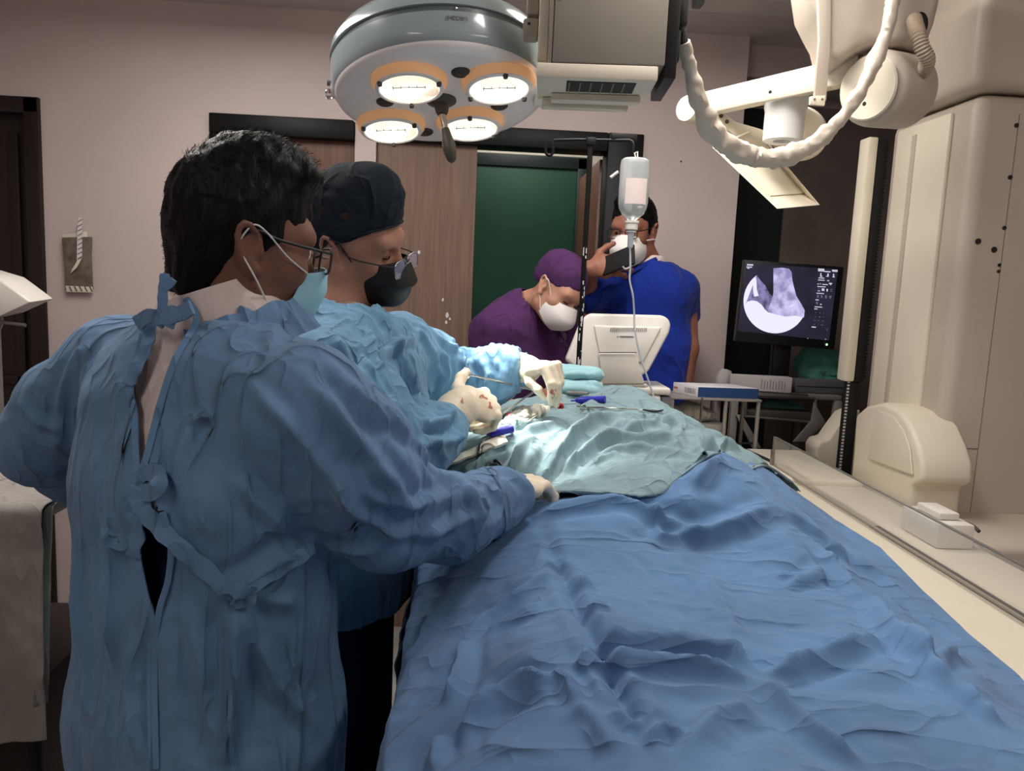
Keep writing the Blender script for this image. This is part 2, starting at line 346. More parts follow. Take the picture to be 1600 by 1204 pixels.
# ---------------------------------------------------------------- the room
W = 3.2; CZ = 2.517; WL, WR = -2.35, 2.35; YB = -1.3
def struct(name, mb, m, label=None, bevel=0.0, parent=None):
    o = mb.build(name, m, parent, bevel=bevel, smooth=bevel > 0)
    if parent is None: o['kind'] = 'structure'; o['label'] = label
    return o
struct('floor', MB().box((WL-0.1, YB-0.1, -0.06), (WR+0.1, 4.75, 0.0)), M['floor'], 'grey tiled floor of the operating room')
cei = struct('ceiling', MB().box((WL-0.1, YB-0.1, CZ), (WR+0.1, 4.75, CZ+0.08)), M['ceil'], 'pale painted ceiling above the operating table')
struct('wall_left', MB().box((WL-0.1, YB-0.1, 0), (WL, 4.75, CZ)), M['wall'], 'pale pink painted wall on the left')
struct('wall_right', MB().box((WR, YB-0.1, 0), (WR+0.1, 4.75, CZ)), M['wall'], 'pale painted wall on the right behind the machine')
struct('wall_front', MB().box((WL, YB-0.1, 0), (WR, YB, CZ)), M['wall'], 'pale painted wall behind the viewer')
D1 = (-2.28, -1.71, 2.13); D2 = (-1.058, -0.498, 2.105); D3 = (-0.415, 0.650, 2.11); XE = 1.058
wb = MB()
for lo, hi in [((WL, W, 0), (D1[0], W+0.12, CZ)), ((D1[0], W, D1[2]), (D1[1], W+0.12, CZ)), ((D1[1], W, 0), (D2[0], W+0.12, CZ)),
               ((D2[0], W, D2[2]), (D2[1], W+0.12, CZ)), ((D2[1], W, 0), (D3[0], W+0.12, CZ)), ((D3[0], W, D3[2]), (D3[1], W+0.12, CZ)), ((D3[1], W, 0), (XE, W+0.12, CZ))]:
    wb.box(lo, hi)
wall_back = struct('wall_back', wb, M['wall'], 'pale pink painted wall with two doorways')
# recess right of the wall with its dark doors
struct('wall_recess', MB().box((XE, 3.62, 0), (WR, 3.74, CZ)).box((XE-0.1, W+0.12, 0), (XE, 3.74, CZ)), M['wall'], 'shaded wall of the recess beside the machine')
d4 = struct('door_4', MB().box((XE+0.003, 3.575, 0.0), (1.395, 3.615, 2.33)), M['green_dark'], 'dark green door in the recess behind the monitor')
d5 = struct('door_5', MB().box((1.40, 3.565, 0.0), (1.95, 3.615, 2.345)), M['brown_dark'], 'dark brown door in the recess beside the machine')
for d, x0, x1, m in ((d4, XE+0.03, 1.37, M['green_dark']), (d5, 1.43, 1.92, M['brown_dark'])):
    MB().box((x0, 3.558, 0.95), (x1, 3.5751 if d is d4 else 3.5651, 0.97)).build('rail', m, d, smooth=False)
# corridor behind the open doorway
struct('wall_corridor', MB().box((-2.2, 4.35, 0), (1.05, 4.45, CZ)), M['beyond'], 'cream corridor wall seen above the green door')
a = P(742, 240, 4.3); b = P(917, 249, 4.3)
gd = struct('door_6', MB().box((a[0]-0.25, 4.29, 0), (b[0], 4.345, b[2])), M['green'], 'green door at the far side of the corridor')
MB().box((a[0]-0.25, 4.27, 0), (a[0]+0.015, 4.289, b[2])).box((b[0]-0.05, 4.27, 0), (b[0], 4.289, b[2])).box((a[0]-0.25, 4.27, b[2]-0.06), (b[0], 4.289, b[2])).build('shade_border', M['green_dark'], gd, bevel=0.004)  # darker green bars stand in for shading around the recessed board
# left dark doorway
d1 = struct('door_1', MB().box((D1[0]+0.002, W+0.05, 0.0), (D1[1]-0.06, W+0.09, D1[2]-0.06)), M['dark_wood'], 'dark wooden door at the far left of the wall')
MB().box((D1[1]-0.06, W-0.015, 0), (D1[1]+0.002, W+0.11, D1[2]+0.002)).build('jamb', M['dark_wood'], d1, bevel=0.006)
MB().box((D1[0]+0.002, W-0.015, 0), (D1[0]+0.06, W+0.11, D1[2])).build('jamb', M['dark_wood'], d1, bevel=0.006)
MB().box((D1[0]+0.002, W-0.015, D1[2]-0.06), (D1[1], W+0.11, D1[2]+0.002)).build('header', M['dark_wood'], d1, bevel=0.006)
MB().box((-1.86, W+0.035, 0.12), (-1.82, W+0.055, 2.0)).build('moulding', M['dark_wood'], d1, bevel=0.006)
MB().box((-2.1, W+0.035, 1.0), (-1.8, W+0.055, 1.04)).build('moulding', M['dark_wood'], d1, bevel=0.006)
# closed brown door
d2 = struct('door_2', MB().box((D2[0]+0.04, W+0.03, 0.0), (D2[1]-0.004, W+0.07, D2[2]-0.072)), M['brown_wood'], 'closed brown wood door with a black head frame')
MB().box((D2[0]-0.004, W-0.02, 0), (D2[0]+0.04, W+0.11, D2[2]-0.072)).build('jamb', M['black_frame'], d2, bevel=0.005)
MB().box((D2[0]-0.004, W-0.02, D2[2]-0.072), (D2[1]-0.004, W+0.11, D2[2]+0.004)).build('header', M['black_frame'], d2, bevel=0.005)
# open doorway: taupe fixed leaf, black frame, open leaf edge-on
d3 = struct('door_3', MB().box((D3[0]+0.003, W+0.02, 0.0), (-0.012, W+0.06, D3[2]-0.07)), M['taupe_wood'], 'taupe wood door leaf beside the open doorway')
MB().box((D3[0]+0.003, W-0.02, D3[2]-0.07), (D3[1]-0.14, W+0.11, D3[2]+0.004)).build('header', M['black_frame'], d3, bevel=0.005)
MB().box((D3[1]-0.14, W-0.022, 0), (D3[1]+0.004, W+0.11, D3[2]+0.004)).build('jamb', M['black_frame'], d3, bevel=0.005)
MB().box((0.50, W+0.115, 0.0), (0.54, 3.95, D3[2]-0.08)).build('open_leaf', M['brown_wood'], d3, bevel=0.003)
random.seed(4)
for (px, py, s) in ((655, 394, .009), (692, 468, .008), (699, 492, .011), (697, 503, .009), (703, 498, .006)):      # chips in the laminate
    c = P(px, py, W+0.019); MB().prism([c+np.array([s*math.cos(t)*random.uniform(.4, .8), 0, s*math.sin(t)*random.uniform(.7, 1.3)]) for t in np.linspace(0, 6.28, 8)[:-1]], (0, 0.0015, 0)).build('paint_chip', M['card'], d3, smooth=False)
for (px, py) in ((1064, 252),):
    c = P(px, py, W-0.001); MB().lathe([(0.0035, 0), (0.003, 0.004), (0.0, 0.005)], c, (0, -1, 0), 10).build('nail', M['black_pl'], wall_back)
# white board on the ceiling, upper right, with a small grey fitting
o = struct('trim_1', MB().box((0.62, 1.75, CZ-0.012), (1.85, 2.93, CZ-0.0005)), M['white_pl'], 'white board fixed under the ceiling beside the machine', bevel=0.003)
c = P(1090, 3, 2.78); MB().box((c[0]-0.016, 2.74, CZ-0.05), (c[0]+0.016, 2.80, CZ-0.0125)).build('fitting', M['grey_band'], o, bevel=0.006)
struct('trim_2', MB().box((XE, 3.3, 2.39), (WR, 3.61, CZ-0.0005)), M['wall'], 'plain soffit above the recess doors')
# lamp of the corridor beyond
cl_ = empty('ceiling_light', (0.2, 3.75, CZ), 'small white ceiling light of the corridor behind the doorway', 'ceiling light', 'ceiling tube lights')
MB().lathe([(0.13, 0.0), (0.13, 0.02), (0.11, 0.045), (0, 0.05)], (0.2, 3.75, CZ-0.0005), (0, 0, -1), 28).build('diffuser', M['tube_glow'], cl_)
L = bpy.data.lights.new('corridor_lamp', 'POINT'); L.energy = 9.0; L.shadow_soft_size = 0.12; L.color = LAMP_COL
lo = bpy.data.objects.new('corridor_lamp', L); col.objects.link(lo); lo.location = (0.2, 3.75, CZ-0.12)
# ceiling tube fixtures (the room's own light)
for i, (x, y, wt) in enumerate(ROOM_LAMPS):
    f = empty('ceiling_light', (x, y, CZ), ['white ceiling tube light above the operating table', 'white ceiling tube light above the instrument table on the left', 'white ceiling tube light behind the person seen from the back', 'white ceiling tube light on the machine side'][i], 'ceiling light', 'ceiling tube lights')
    MB().box((x-0.09, y-0.62, CZ-0.03), (x+0.09, y+0.62, CZ-0.0005)).build('tray', M['white_pl'], f, bevel=0.006)
    for s in (-0.045, 0.045):
        MB().tube([(x+s, y-0.58, CZ-0.05), (x+s, y+0.58, CZ-0.05)], 0.014, 10).build('tube', M['tube_glow'], f)
    L = bpy.data.lights.new('room_lamp', 'AREA'); L.shape = 'RECTANGLE'; L.size = 0.2; L.size_y = 1.2; L.energy = wt; L.color = LAMP_COL
    lo = bpy.data.objects.new('room_lamp', L); col.objects.link(lo); lo.location = (x, y, CZ-0.075)
# ---------------------------------------------------------------- theatre lamp
def basis(n, xh=(1, 0, 0)):
    n = nrm(n); x = nrm(np.asarray(xh, float)-n*np.dot(xh, n)); return x, np.cross(n, x), n
SITE = P(800, 630, 1.66)
LC = P(690, 160, 1.86); LN = nrm((0.085, -0.22, -0.97)); lx, ly, ln = basis(LN)      # ly: towards +Y side? sign handled below
if ly[1] < 0: ly = -ly
lamp = empty('surgical_light', LC, 'round white four-bulb theatre lamp hanging over the operating table', 'surgical light')
up_ = -LN
MB().lathe([(0.0, 0.0), (0.215, 0.0), (0.229, 0.003), (0.238, 0.010), (0.241, 0.018), (0.241, 0.06)], LC, up_, 72).build('housing', M['lamp_face'], lamp)
MB().lathe([(0.2405, 0.016), (0.2445, 0.022), (0.2475, 0.036), (0.2482, 0.074), (0.243, 0.0745)], LC, up_, 72).build('side_wall', M['white_enam'], lamp)
MB().lathe([(0.2430, 0.074), (0.2435, 0.088)], LC, up_, 72).build('band', M['grey_band'], lamp)
MB().lathe([(0.244, 0.088), (0.2485, 0.089), (0.246, 0.108), (0.232, 0.130), (0.20, 0.144), (0.12, 0.152), (0.0, 0.154)], LC, up_, 72).build('dome', M['white_enam'], lamp)
mount = MB(); mc = LC+up_*0.152
mount.tube([mc, mc+up_*0.05, np.array([mc[0], mc[1]+0.05, CZ-0.02])], 0.022, 14).lathe([(0.09, 0), (0.09, 0.02), (0.03, 0.03)], (mc[0], mc[1]+0.05, CZ-0.0005), (0, 0, -1), 28)
mount.build('ceiling_mount', M['white_enam'], lamp)
lens_spots = [(-0.126, -0.107), (0.066, -0.107), (-0.066, 0.108), (0.128, 0.094)]
# in the photo the near rim is the upper one: +v points to the viewer's side
vdir = -ly
def on_face(u, v, h=0.0): return LC + lx*u + vdir*v + LN*h
SITE_T = SITE + np.array([0.0, 0.0, 0.02])
for i, (u, v) in enumerate(lens_spots):
    c = on_face(u, v)
    ring = MB().lathe([(0.066, 0.020), (0.074, 0.019), (0.081, 0.010), (0.0835, 0.0)], c, LN, 48).build('lamp_ring', M['amber'], lamp)
    MB().lathe([(0.0645, 0.0205), (0.0665, 0.0225), (0.0735, 0.0205), (0.0745, 0.0185)], c, LN, 48).build('bezel', M['lamp_face'], ring)
    MB().lathe([(0.0, 0.0105), (0.04, 0.0105), (0.0645, 0.0205)], c, LN, 40).build('lens', M['refl'], ring)
    bl = MB()
    bl.ell(c+LN*0.022-vdir*0.012, (0.030, 0.020, 0.004), 14, 6, np.stack([lx, vdir, LN]).T); bl.build('bulb', M['bulb'], ring)
    lines = MB(); rnd = random.Random(i)
    for k in range(5):
        uu = -0.034+k*0.017; lines.tube([c+lx*uu+vdir*0.022+LN*0.023, c+lx*uu+vdir*0.006+LN*0.023], 0.0009, 5)
    lines.tube([c-lx*0.036+vdir*0.015+LN*0.023, c+lx*0.036+vdir*0.015+LN*0.023], 0.0009, 5); lines.build('lens_frame', M['grey_band'], ring)
    for ang in (0.6, 2.7, 4.7):
        q = c+lx*0.070*math.cos(ang+i)+vdir*0.070*math.sin(ang+i)+LN*0.020
        MB().tube([q, q+LN*0.008], [0.006, 0.005], 8).build('clip', M['clip'], ring)
    L = bpy.data.lights.new('theatre_bulb', 'SPOT'); L.energy = SURG_W; L.spot_size = math.radians(24); L.spot_blend = 0.85; L.shadow_soft_size = 0.05; L.color = (1.0, 0.965, 0.90)
    lo = bpy.data.objects.new('theatre_bulb', L); col.objects.link(lo); lp = c+LN*0.045; lo.location = tuple(lp)
    lo.rotation_euler = Vector(tuple(SITE_T-lp)).to_track_quat('-Z', 'Y').to_euler()
for px, py in ((720, 112), (602, 158), (780, 164), (664, 205)):       # dark screws between the lamps
    d = ray(px, py); t = np.dot(LC-CAM, LN)/np.dot(d, LN); c = CAM+d*t
    kb = MB().lathe([(0.0205, 0.0), (0.0205, 0.003), (0.017, 0.006), (0.0, 0.0065)], c, LN, 20).build('vent_knob', M['clip_dark'], lamp)
    for k in range(-1, 2): MB().tube([c+LN*0.0068+lx*0.006*k-vdir*0.008, c+LN*0.0068+lx*0.006*k+vdir*0.008], 0.0012, 5).build('slot', M['clip'], kb)
hb = MB().lathe([(0.034, 0.0), (0.034, 0.004), (0.018, 0.012), (0.014, 0.030), (0.011, 0.034)], on_face(0.0, 0.012), LN, 24).build('handle_flange', M['clip'], lamp)
h0 = on_face(0.0, 0.012, 0.03); hd = nrm(P(703, 236, 1.80)-h0)
MB().tube([h0, h0+hd*0.05], 0.0075, 12).build('handle_stem', M['chrome'], lamp)
MB().tube([h0+hd*0.045, h0+hd*0.06, h0+hd*0.085, h0+hd*0.105, h0+hd*0.125, h0+hd*0.13], [0.009, 0.011, 0.015, 0.0145, 0.010, 0.005], 14).build('handle_grip', M['clip'], lamp)
pl = P(527, 140, 1.86); pv = MB().lathe([(0.0, -0.012), (0.019, -0.012), (0.021, 0.0), (0.021, 0.018), (0.0, 0.02)], pl, nrm(LC-pl)*np.array([1, 0.3, 0.2]), 24).build('pivot', M['white_pl'], lamp)
MB().tube([pl+np.array([-0.008, -0.004, 0.012]), pl+np.array([-0.022, -0.006, 0.012])], 0.006, 10).build('pivot_screw', M['grey_band'], pv)
MB().ell(pl+np.array([-0.018, -0.004, -0.012]), (0.011, 0.011, 0.012), 12, 8).build('pivot_lamp', M['glass'], pv)
pr = P(848, 152, 1.86); MB().lathe([(0.022, -0.02), (0.022, 0.0), (0.0, 0.001)], pr, (1, 0, 0), 20).build('pivot', M['white_pl'], lamp)
MB().lathe([(0.017, 0.0), (0.019, 0.003), (0.019, 0.016), (0.012, 0.019), (0, 0.019)], pr+np.array([0.001, 0, 0]), (1, 0, 0), 14).build('pivot_knob', M['black_pl'], lamp)
# wording on the lamp's side wall, near rim
tl = LC+up_*0.068+vdir*0.249; tp = P(735, 55, 1.62); tang = 0.17
rd = nrm(vdir*math.cos(tang)+lx*math.sin(tang)); tx = nrm(np.cross(up_, rd)); tx = tx if tx[0] > 0 else -tx
text_mesh('wording', '(MEDIK)', 0.0125, M['ink'], LC+up_*0.058+rd*0.2485, tx, up_, lamp)
MB().ell(LC+up_*0.081+rd*0.2445, (0.004, 0.004, 0.004), 8, 6).build('band_screw', M['chrome'], lamp)

# ---------------------------------------------------------------- x-ray tube head (grey box at the top)
xh = empty('xray_tube_head', P(950, 110, 1.6), 'grey-beige x-ray tube box hanging beside the theatre lamp', 'x-ray head')
yaw = math.radians(-5); bx = np.array([math.cos(yaw), math.sin(yaw), 0]); by = np.array([-math.sin(yaw), math.cos(yaw), 0]); bz = np.array([0, 0, 1.0])
Rm = np.stack([bx, by, bz]).T
f0 = P(863, 97, 1.55); wdt = 0.215
def xb(lo, hi, name, m, parent=None, bev=0.003): return MB().box(lo, hi, (Rm, f0)).build(name, m, parent or xh, bevel=bev)
xb((0, 0, 0), (wdt, 0.19, 0.45), 'body', M['greige'], None, 0.004)
xb((-0.010, 0.004, 0.0), (-0.0005, 0.19, 0.45), 'edge_strip', M['greige'])
xb((-0.030, 0.03, 0.012), (-0.0105, 0.17, 0.45), 'side_plate', M['cream'])
bf = xb((-0.03, 0.0, -0.028), (wdt-0.012, 0.185, -0.0005), 'base_flange', M['cream'])
xb((0.03, 0.02, -0.0295), (0.165, 0.10, -0.0282), 'window', M['ink_k'], bf, 0)
for k in range(6): xb((0.034+k*0.0215, 0.022, -0.0315), (0.0365+k*0.0215, 0.098, -0.0296), 'grille_bar', M['dull_steel'], bf, 0)
xb((0.0, 0.115, -0.043), (0.185, 0.15, -0.0285), 'rail', M['cream'], bf)
xb((-0.02, 0.155, -0.05), (0.165, 0.178, -0.0285), 'rail', M['cream'], bf)
xb((wdt+0.0005, 0.01, -0.02), (wdt+0.024, 0.2, 0.45), 'end_cover', M['black_pl'])
xb((wdt+0.0245, 0.04, 0.085), (wdt+0.045, 0.12, 0.16), 'plug', M['black_pl'], None, 0.008)
xb((wdt+0.0245, 0.04, 0.02), (wdt+0.033, 0.12, 0.08), 'plug', M['black_pl'], None, 0.008)
for (x0, z0, x1, z1) in ((-0.050, 0.062, -0.0308, 0.10), (-0.044, 0.105, -0.0308, 0.16)):
    cb = xb((x0-0.012, 0.06, z0), (x1, 0.10, z1), 'side_clamp', M['greige'], None, 0.006)
    c = f0+Rm@np.array([x0, 0.0595, z1-0.012]); MB().lathe([(0.003, 0), (0.002, 0.0015), (0, 0.0015)], c, -by, 8).build('screw', M['black_pl'], cb)
for k in range(9): xb((0.006+k*0.0006, -0.0012, 0.112+k*0.0032), (0.011+k*0.0006, -0.0003, 0.1135+k*0.0032), 'print_mark', M['ink'], None, 0)
c = f0+Rm@np.array([wdt/2, 0.1, 0.45]); MB().tube([c, (c[0], c[1], CZ)], 0.05, 20).build('ceiling_column', M['greige'], xh)

# ---------------------------------------------------------------- x-ray machine tower
XL = 1.27; YF = float(Px(1500, 420, XL)[1]); YBK = float(Px(1386, 420, XL)[1])
tw = empty('xray_machine', (1.6, YF+0.25, 0), 'large cream x-ray machine column standing beside the operating table', 'x-ray machine')
ZT = float(P(1500, 141, YF)[2])
MB().box((XL, YF, 0.0), (2.15, YBK+0.06, ZT)).build('column', M['cream2'], tw, bevel=0.035, seg=4)
MB().box((XL-0.012, YF+0.10, 0.55), (XL+0.002, YBK, ZT-0.03)).build('side_panel', M['cream'], tw, bevel=0.006)
MB().box((XL-0.016, YF+0.255, 0.9), (XL-0.011, YF+0.275, ZT-0.06)).build('side_groove', M['cream2'], tw, bevel=0.002)
MB().box((XL-0.035, YF-0.03, ZT+0.004), (2.2, YBK+0.1, 2.5)).build('head_cover', M['cream2'], tw, bevel=0.03, seg=4)
sx = float(P(1553, 500, YF)[0]); sz = float(P(1500, 700, YF)[2])
MB().box((sx-0.0007, YF-0.0008, 0.02), (sx+0.0007, YF+0.001, ZT-0.05)).build('seam', M['ink'], tw, smooth=False)
MB().box((XL+0.03, YF-0.0012, sz-0.0012), (sx, YF+0.001, sz+0.0012)).build('seam', M['ink'], tw, smooth=False)
for (px, py, r) in ((1588,196,.006),(1578,277,.006),(1528,377,.0078),(1553,390,.0078),(1569,356,.0055),(1561,414,.0045),(1560,424,.0045),(1541,808,.005),(1551,808,.005)):
    MB().lathe([(r, -0.001), (r, 0.0025), (r*0.6, 0.0015), (0, 0.001)], P(px, py, YF), (0, -1, 0), 12).build('screw_hole', M['ink_k'], tw)
# low rounded base cover
hump = [(1326,800),(1333,700),(1336,648),(1352,634),(1378,628),(1402,640),(1420,662),(1432,692),(1440,720),(1440,752),(1424,760),(1418,835)]
pts = [Px(x, y, XL-0.10) for x, y in hump]; lowz = 0.25
pts = pts[1:-1]; pts = [np.array([pts[0][0], pts[0][1], lowz])]+pts+[np.array([pts[-1][0], pts[-1][1], lowz])]
MB().prism(pts, (0.14, 0, 0)).build('base_cover', M['cream'], tw, bevel=0.014, seg=3)
ip = [Px(x, y, XL-0.101) for x, y in ((1372,640),(1398,650),(1414,672),(1424,700),(1428,742),(1358,716))]
MB().prism(ip, (-0.006, 0, 0)).build('base_panel', M['cream'], tw, bevel=0.004)
wp = [P(x, y, YBK+0.22) for x, y in ((1276,700),(1282,690),(1296,687),(1306,672),(1324,648),(1345,640),(1345,760),(1276,760))]
MB().prism(wp, (0, 0.1, 0)).build('base_wing', M['cream'], tw, bevel=0.008)
MB().box((1.16, YF-0.28, 0.0), (1.9, YF+0.2, 0.93)).build('base', M['cream2'], tw, bevel=0.02, seg=3)
# vertical rail with scale
ry = YBK+0.07; rx0 = float(P(1337, 440, ry)[0])
rail = MB().box((rx0-0.018, ry-0.03, 1.235), (rx0+0.014, ry+0.03, 1.995)).build('rail_cover', M['cream'], tw, bevel=0.006)
MB().box((rx0+0.0145, ry-0.028, 1.235), (rx0+0.045, ry+0.03, 1.995)).build('rail_dark_band', M['black_rub'], tw, bevel=0.003)  # black band along the right of the rail cover
MB().box((rx0+0.004, ry-0.02, 0.8), (rx0+0.04, ry+0.02, 1.234)).build('rail_track', M['black_rub'], tw, bevel=0.003)
tb = MB()
for k in range(40): tb.box((rx0-0.004, ry-0.022, 0.82+k*0.0105), (rx0+0.0035, ry-0.02, 0.826+k*0.0105))
tag(tb.build('scale_marks', M['paper'], tw, smooth=False), kind='stuff')
teeth = MB()
for k in range(70): teeth.box((rx0+0.0455, ry-0.03, 1.25+k*0.0105), (rx0+0.050, ry-0.02, 1.256+k*0.0105))
tag(teeth.build('rack_teeth', M['ink_k'], tw, smooth=False), kind='stuff')
# head arm, drum, housing
HY = 1.80
out = [(1250,-90),(1262,-5),(1275,22),(1288,46),(1296,80),(1301,94),(1314,92),(1334,80),(1362,67),(1398,70),(1420,68),(1441,80),(1452,60),(1462,34),(1470,0),(1474,-90)]
MB().prism([P(x, y, HY) for x, y in out], (0.05, 0.20, 0)).build('head_housing', M['cream2'], tw, bevel=0.02, seg=3)
MB().lathe([(0.0, 0.0), (1.0, 0.0), (1.0, 0.003), (0.0, 0.003)], P(1437, 38, HY-0.001), (0, -1, 0), 24, sx=0.018, sy=0.026).build('hose_opening', M['black_rub'], tw)
dc = P(1362, 138, HY+0.02); dax = nrm((0.86, 0.5, 0.10))
MB().lathe([(0.0, -0.012), (0.055, -0.012), (0.075, -0.004), (0.083, 0.004), (0.085, 0.016), (0.085, 0.125), (0.06, 0.14), (0, 0.14)], dc, dax, 40).build('pivot_drum', M['cream2'], tw)
MB().lathe([(0.072, -0.0145), (0.0685, -0.018), (0, -0.018)], dc, dax, 40).build('drum_plate', M['cream'], tw)
MB().lathe([(0.005, -0.021), (0.004, -0.019), (0, -0.0225)], P(1359, 163, HY-0.006), dax, 10).build('screw', M['ink_k'], tw)
a = P(1082, 168, 2.25); b = P(1345, 108, HY+0.08); ad = nrm(b-a)
hh = 0.031; nn = nrm(np.cross(ad, (0, 0, 1)))
def barbox(p, q, hz, dy): return MB().hexa([p+nn*dy-bz*hz, q+nn*dy-bz*hz, q-nn*dy-bz*hz, p-nn*dy-bz*hz], [p+nn*dy+bz*hz, q+nn*dy+bz*hz, q-nn*dy+bz*hz, p-nn*dy+bz*hz])
barbox(a, b, hh, 0.02).build('arm', M['cream'], tw, bevel=0.006)
MB().lathe([(0.034, -0.022), (0.036, -0.018), (0.036, 0.018), (0.034, 0.022), (0, 0.022)], a+np.array([-0.005, 0, -0.006]), nn, 28).build('arm_end', M['cream'], tw)
c1 = P(1188, 150, 2.04); c2_ = P(1285, 130, 1.93)
barbox(c1, c2_, 0.018, 0.008).build('arm_bracket', M['cream'], tw, bevel=0.006)
MB().lathe([(0.004, 0), (0.004, 0.003), (0, 0.003)], P(1203, 144, 2.0), (0, -1, 0), 10).build('screw', M['ink_k'], tw)
strap = [P(x, y, HY-0.01) for x, y in ((1276,-60),(1300,-60),(1299,60),(1292,158),(1272,158),(1280,60))]
MB().prism(strap, (0, 0.012, 0)).build('strap', M['cream2'], tw, bevel=0.004)
bp_ = MB().prism([P(x, y, HY-0.012) for x, y in ((1267,150),(1290,149),(1289,165),(1266,163))], (0, 0.010, 0)).build('strap_bracket', M['cream'], tw, bevel=0.001)
for px in (1273, 1285): MB().lathe([(0.0028, 0), (0.0022, 0.0015), (0, 0.0015)], P(px, 155, HY-0.0125), (0, -1, 0), 8).build('screw', M['ink'], bp_)
# frosted cone and tray under the arm
cc = P(1222, 222, 2.06)
MB().lathe([(0.0, 0.12), (0.022, 0.12), (0.024, 0.002), (0.046, 0.0), (0.050, 0.003), (0.051, 0.075), (0.054, 0.085), (0.055, 0.128), (0.0, 0.128)], cc, (0.02, 0, 1), 40).build('cone', M['frosted'], tw)
dk = P(1248, 208, 2.16); MB().lathe([(0.0, 0), (0.076, 0), (0.079, 0.004), (0.076, 0.010), (0, 0.010)], dk, (-0.5, -0.6, -0.5), 40).build('round_plate', M['cream'], tw)
MB().prism([P(x, y, 2.2) for x, y in ((1120,178),(1132,176),(1150,190),(1182,199),(1200,205),(1215,250),(1195,262),(1140,205),(1118,196))], (0, 0.02, 0)).build('tray_arm', M['cream'], tw, bevel=0.004)
for px, py in ((1127, 181), (1136, 190)): MB().lathe([(0.006, 0), (0.005, 0.002), (0, 0.002)], P(px, py, 2.199), (0, -1, 0), 12).build('bolt', M['clip'], tw)
# open tray, seen from below
ti = [P(1113, 230, 2.10), P(1214, 326, 1.98), P(1281, 320, 2.08), P(1180, 200, 2.22)]
to = [P(1119, 217, 2.12), P(1225, 305, 2.02), P(1268, 302, 2.10), P(1183, 216, 2.22)]
tn = nrm(np.cross(ti[1]-ti[0], ti[3]-ti[0])); tn = tn if tn[2] > 0 else -tn
base = [p*0.84+np.mean(ti, axis=0)*0.16+np.array([0.012, 0.075, 0.022]) for p in ti]
tr = MB()
for i in range(4):
    j = (i+1) % 4; th = tn*0.0
    o1, o2, i1, i2 = ti[i], ti[j], base[i], base[j]; cen = np.mean(ti, axis=0); inn = [p+(cen-p)*0.035 for p in (o1, o2, i1, i2)]
    tr.add([o1, o2, i2, i1, inn[0], inn[1], inn[3], inn[2]], [(0,1,2,3),(7,6,5,4),(0,4,5,1),(2,6,7,3),(1,5,6,2),(0,3,7,4)])
tr.hexa([p for p in base], [p+tn*0.006 for p in base]); tr.build('tray', M['cream'], tw)
ob = np.mean(base, axis=0); sm = nrm(base[1]-base[0]); sn = np.cross(tn, sm)
MB().hexa([ob+sm*0.04+sm*x*0.012+sn*y*0.006-tn*0.001 for x, y in ((-1,-1),(1,-1),(1,1),(-1,1))], [ob+sm*0.04+sm*x*0.012+sn*y*0.006-tn*0.0002 for x, y in ((-1,-1),(1,-1),(1,1),(-1,1))]).build('sticker', M['hose'], tw, smooth=False)

# cable sleeve hanging between the tube head and the column
sl_px = [(1068,66,1.62),(1077,100,1.64),(1086,140,1.66),(1098,172,1.68),(1112,202,1.70),(1140,228,1.71),(1172,243,1.72),(1205,247,1.72),(1240,240,1.72),(1272,224,1.72),(1300,200,1.72),(1325,172,1.72),(1345,142,1.72),(1362,108,1.72),(1378,70,1.72),(1390,30,1.72),(1397,-20,1.73),(1400,-70,1.74)]
sp = smooth_path([P(*q) for q in sl_px], 9); nS = len(sp); rs = []
rn = np.random.RandomState(3)
for i in range(nS):
    t = i/nS; base_r = 0.014+0.010*math.exp(-((t-0.25)/0.12)**2)+0.008*math.exp(-((t-0.45)/0.12)**2)+0.004*math.exp(-((t-0.8)/0.2)**2)
    rs.append(base_r*(1+0.05*math.sin(i*0.9)+0.07*math.sin(i*0.37+1)))
smb = MB().tube(sp, rs, 20, flat=0.8); Vv = np.array(smb.v)
pth = np.array(sp); idx = np.repeat(np.arange(nS), 20); ctr = pth[idx]; dirr = Vv-ctr
kf = crumple(Vv, 26, 2.0); smb.v = list(ctr+dirr*(0.86+0.5*kf)[:, None])
slv = smb.build('cable_sleeve', M['sleeve'])
tag(slv, 'crumpled ivory cable sleeve looping from the tube box to the machine', 'cable')
MB().tube(smooth_path([P(1056, 34, 1.63), P(1062, 46, 1.62), P(1069, 70, 1.62)], 6), [0.008]*4+[0.010]*9, 12).build('plug_lead', M['black_rub'], slv)
hp = smooth_path([P(1428, 30, HY-0.012), P(1434, 52, HY-0.05), P(1441, 74, HY-0.06), P(1449, 94, HY-0.05), P(1443, 112, HY-0.02)], 22)
hr = [0.0155+0.0016*math.sin(i*2*math.pi/4) for i in range(len(hp))]
tag(MB().tube(hp, hr, 16).build('corrugated_hose', M['hose']), 'short beige corrugated hose bending out of the machine head', 'hose')

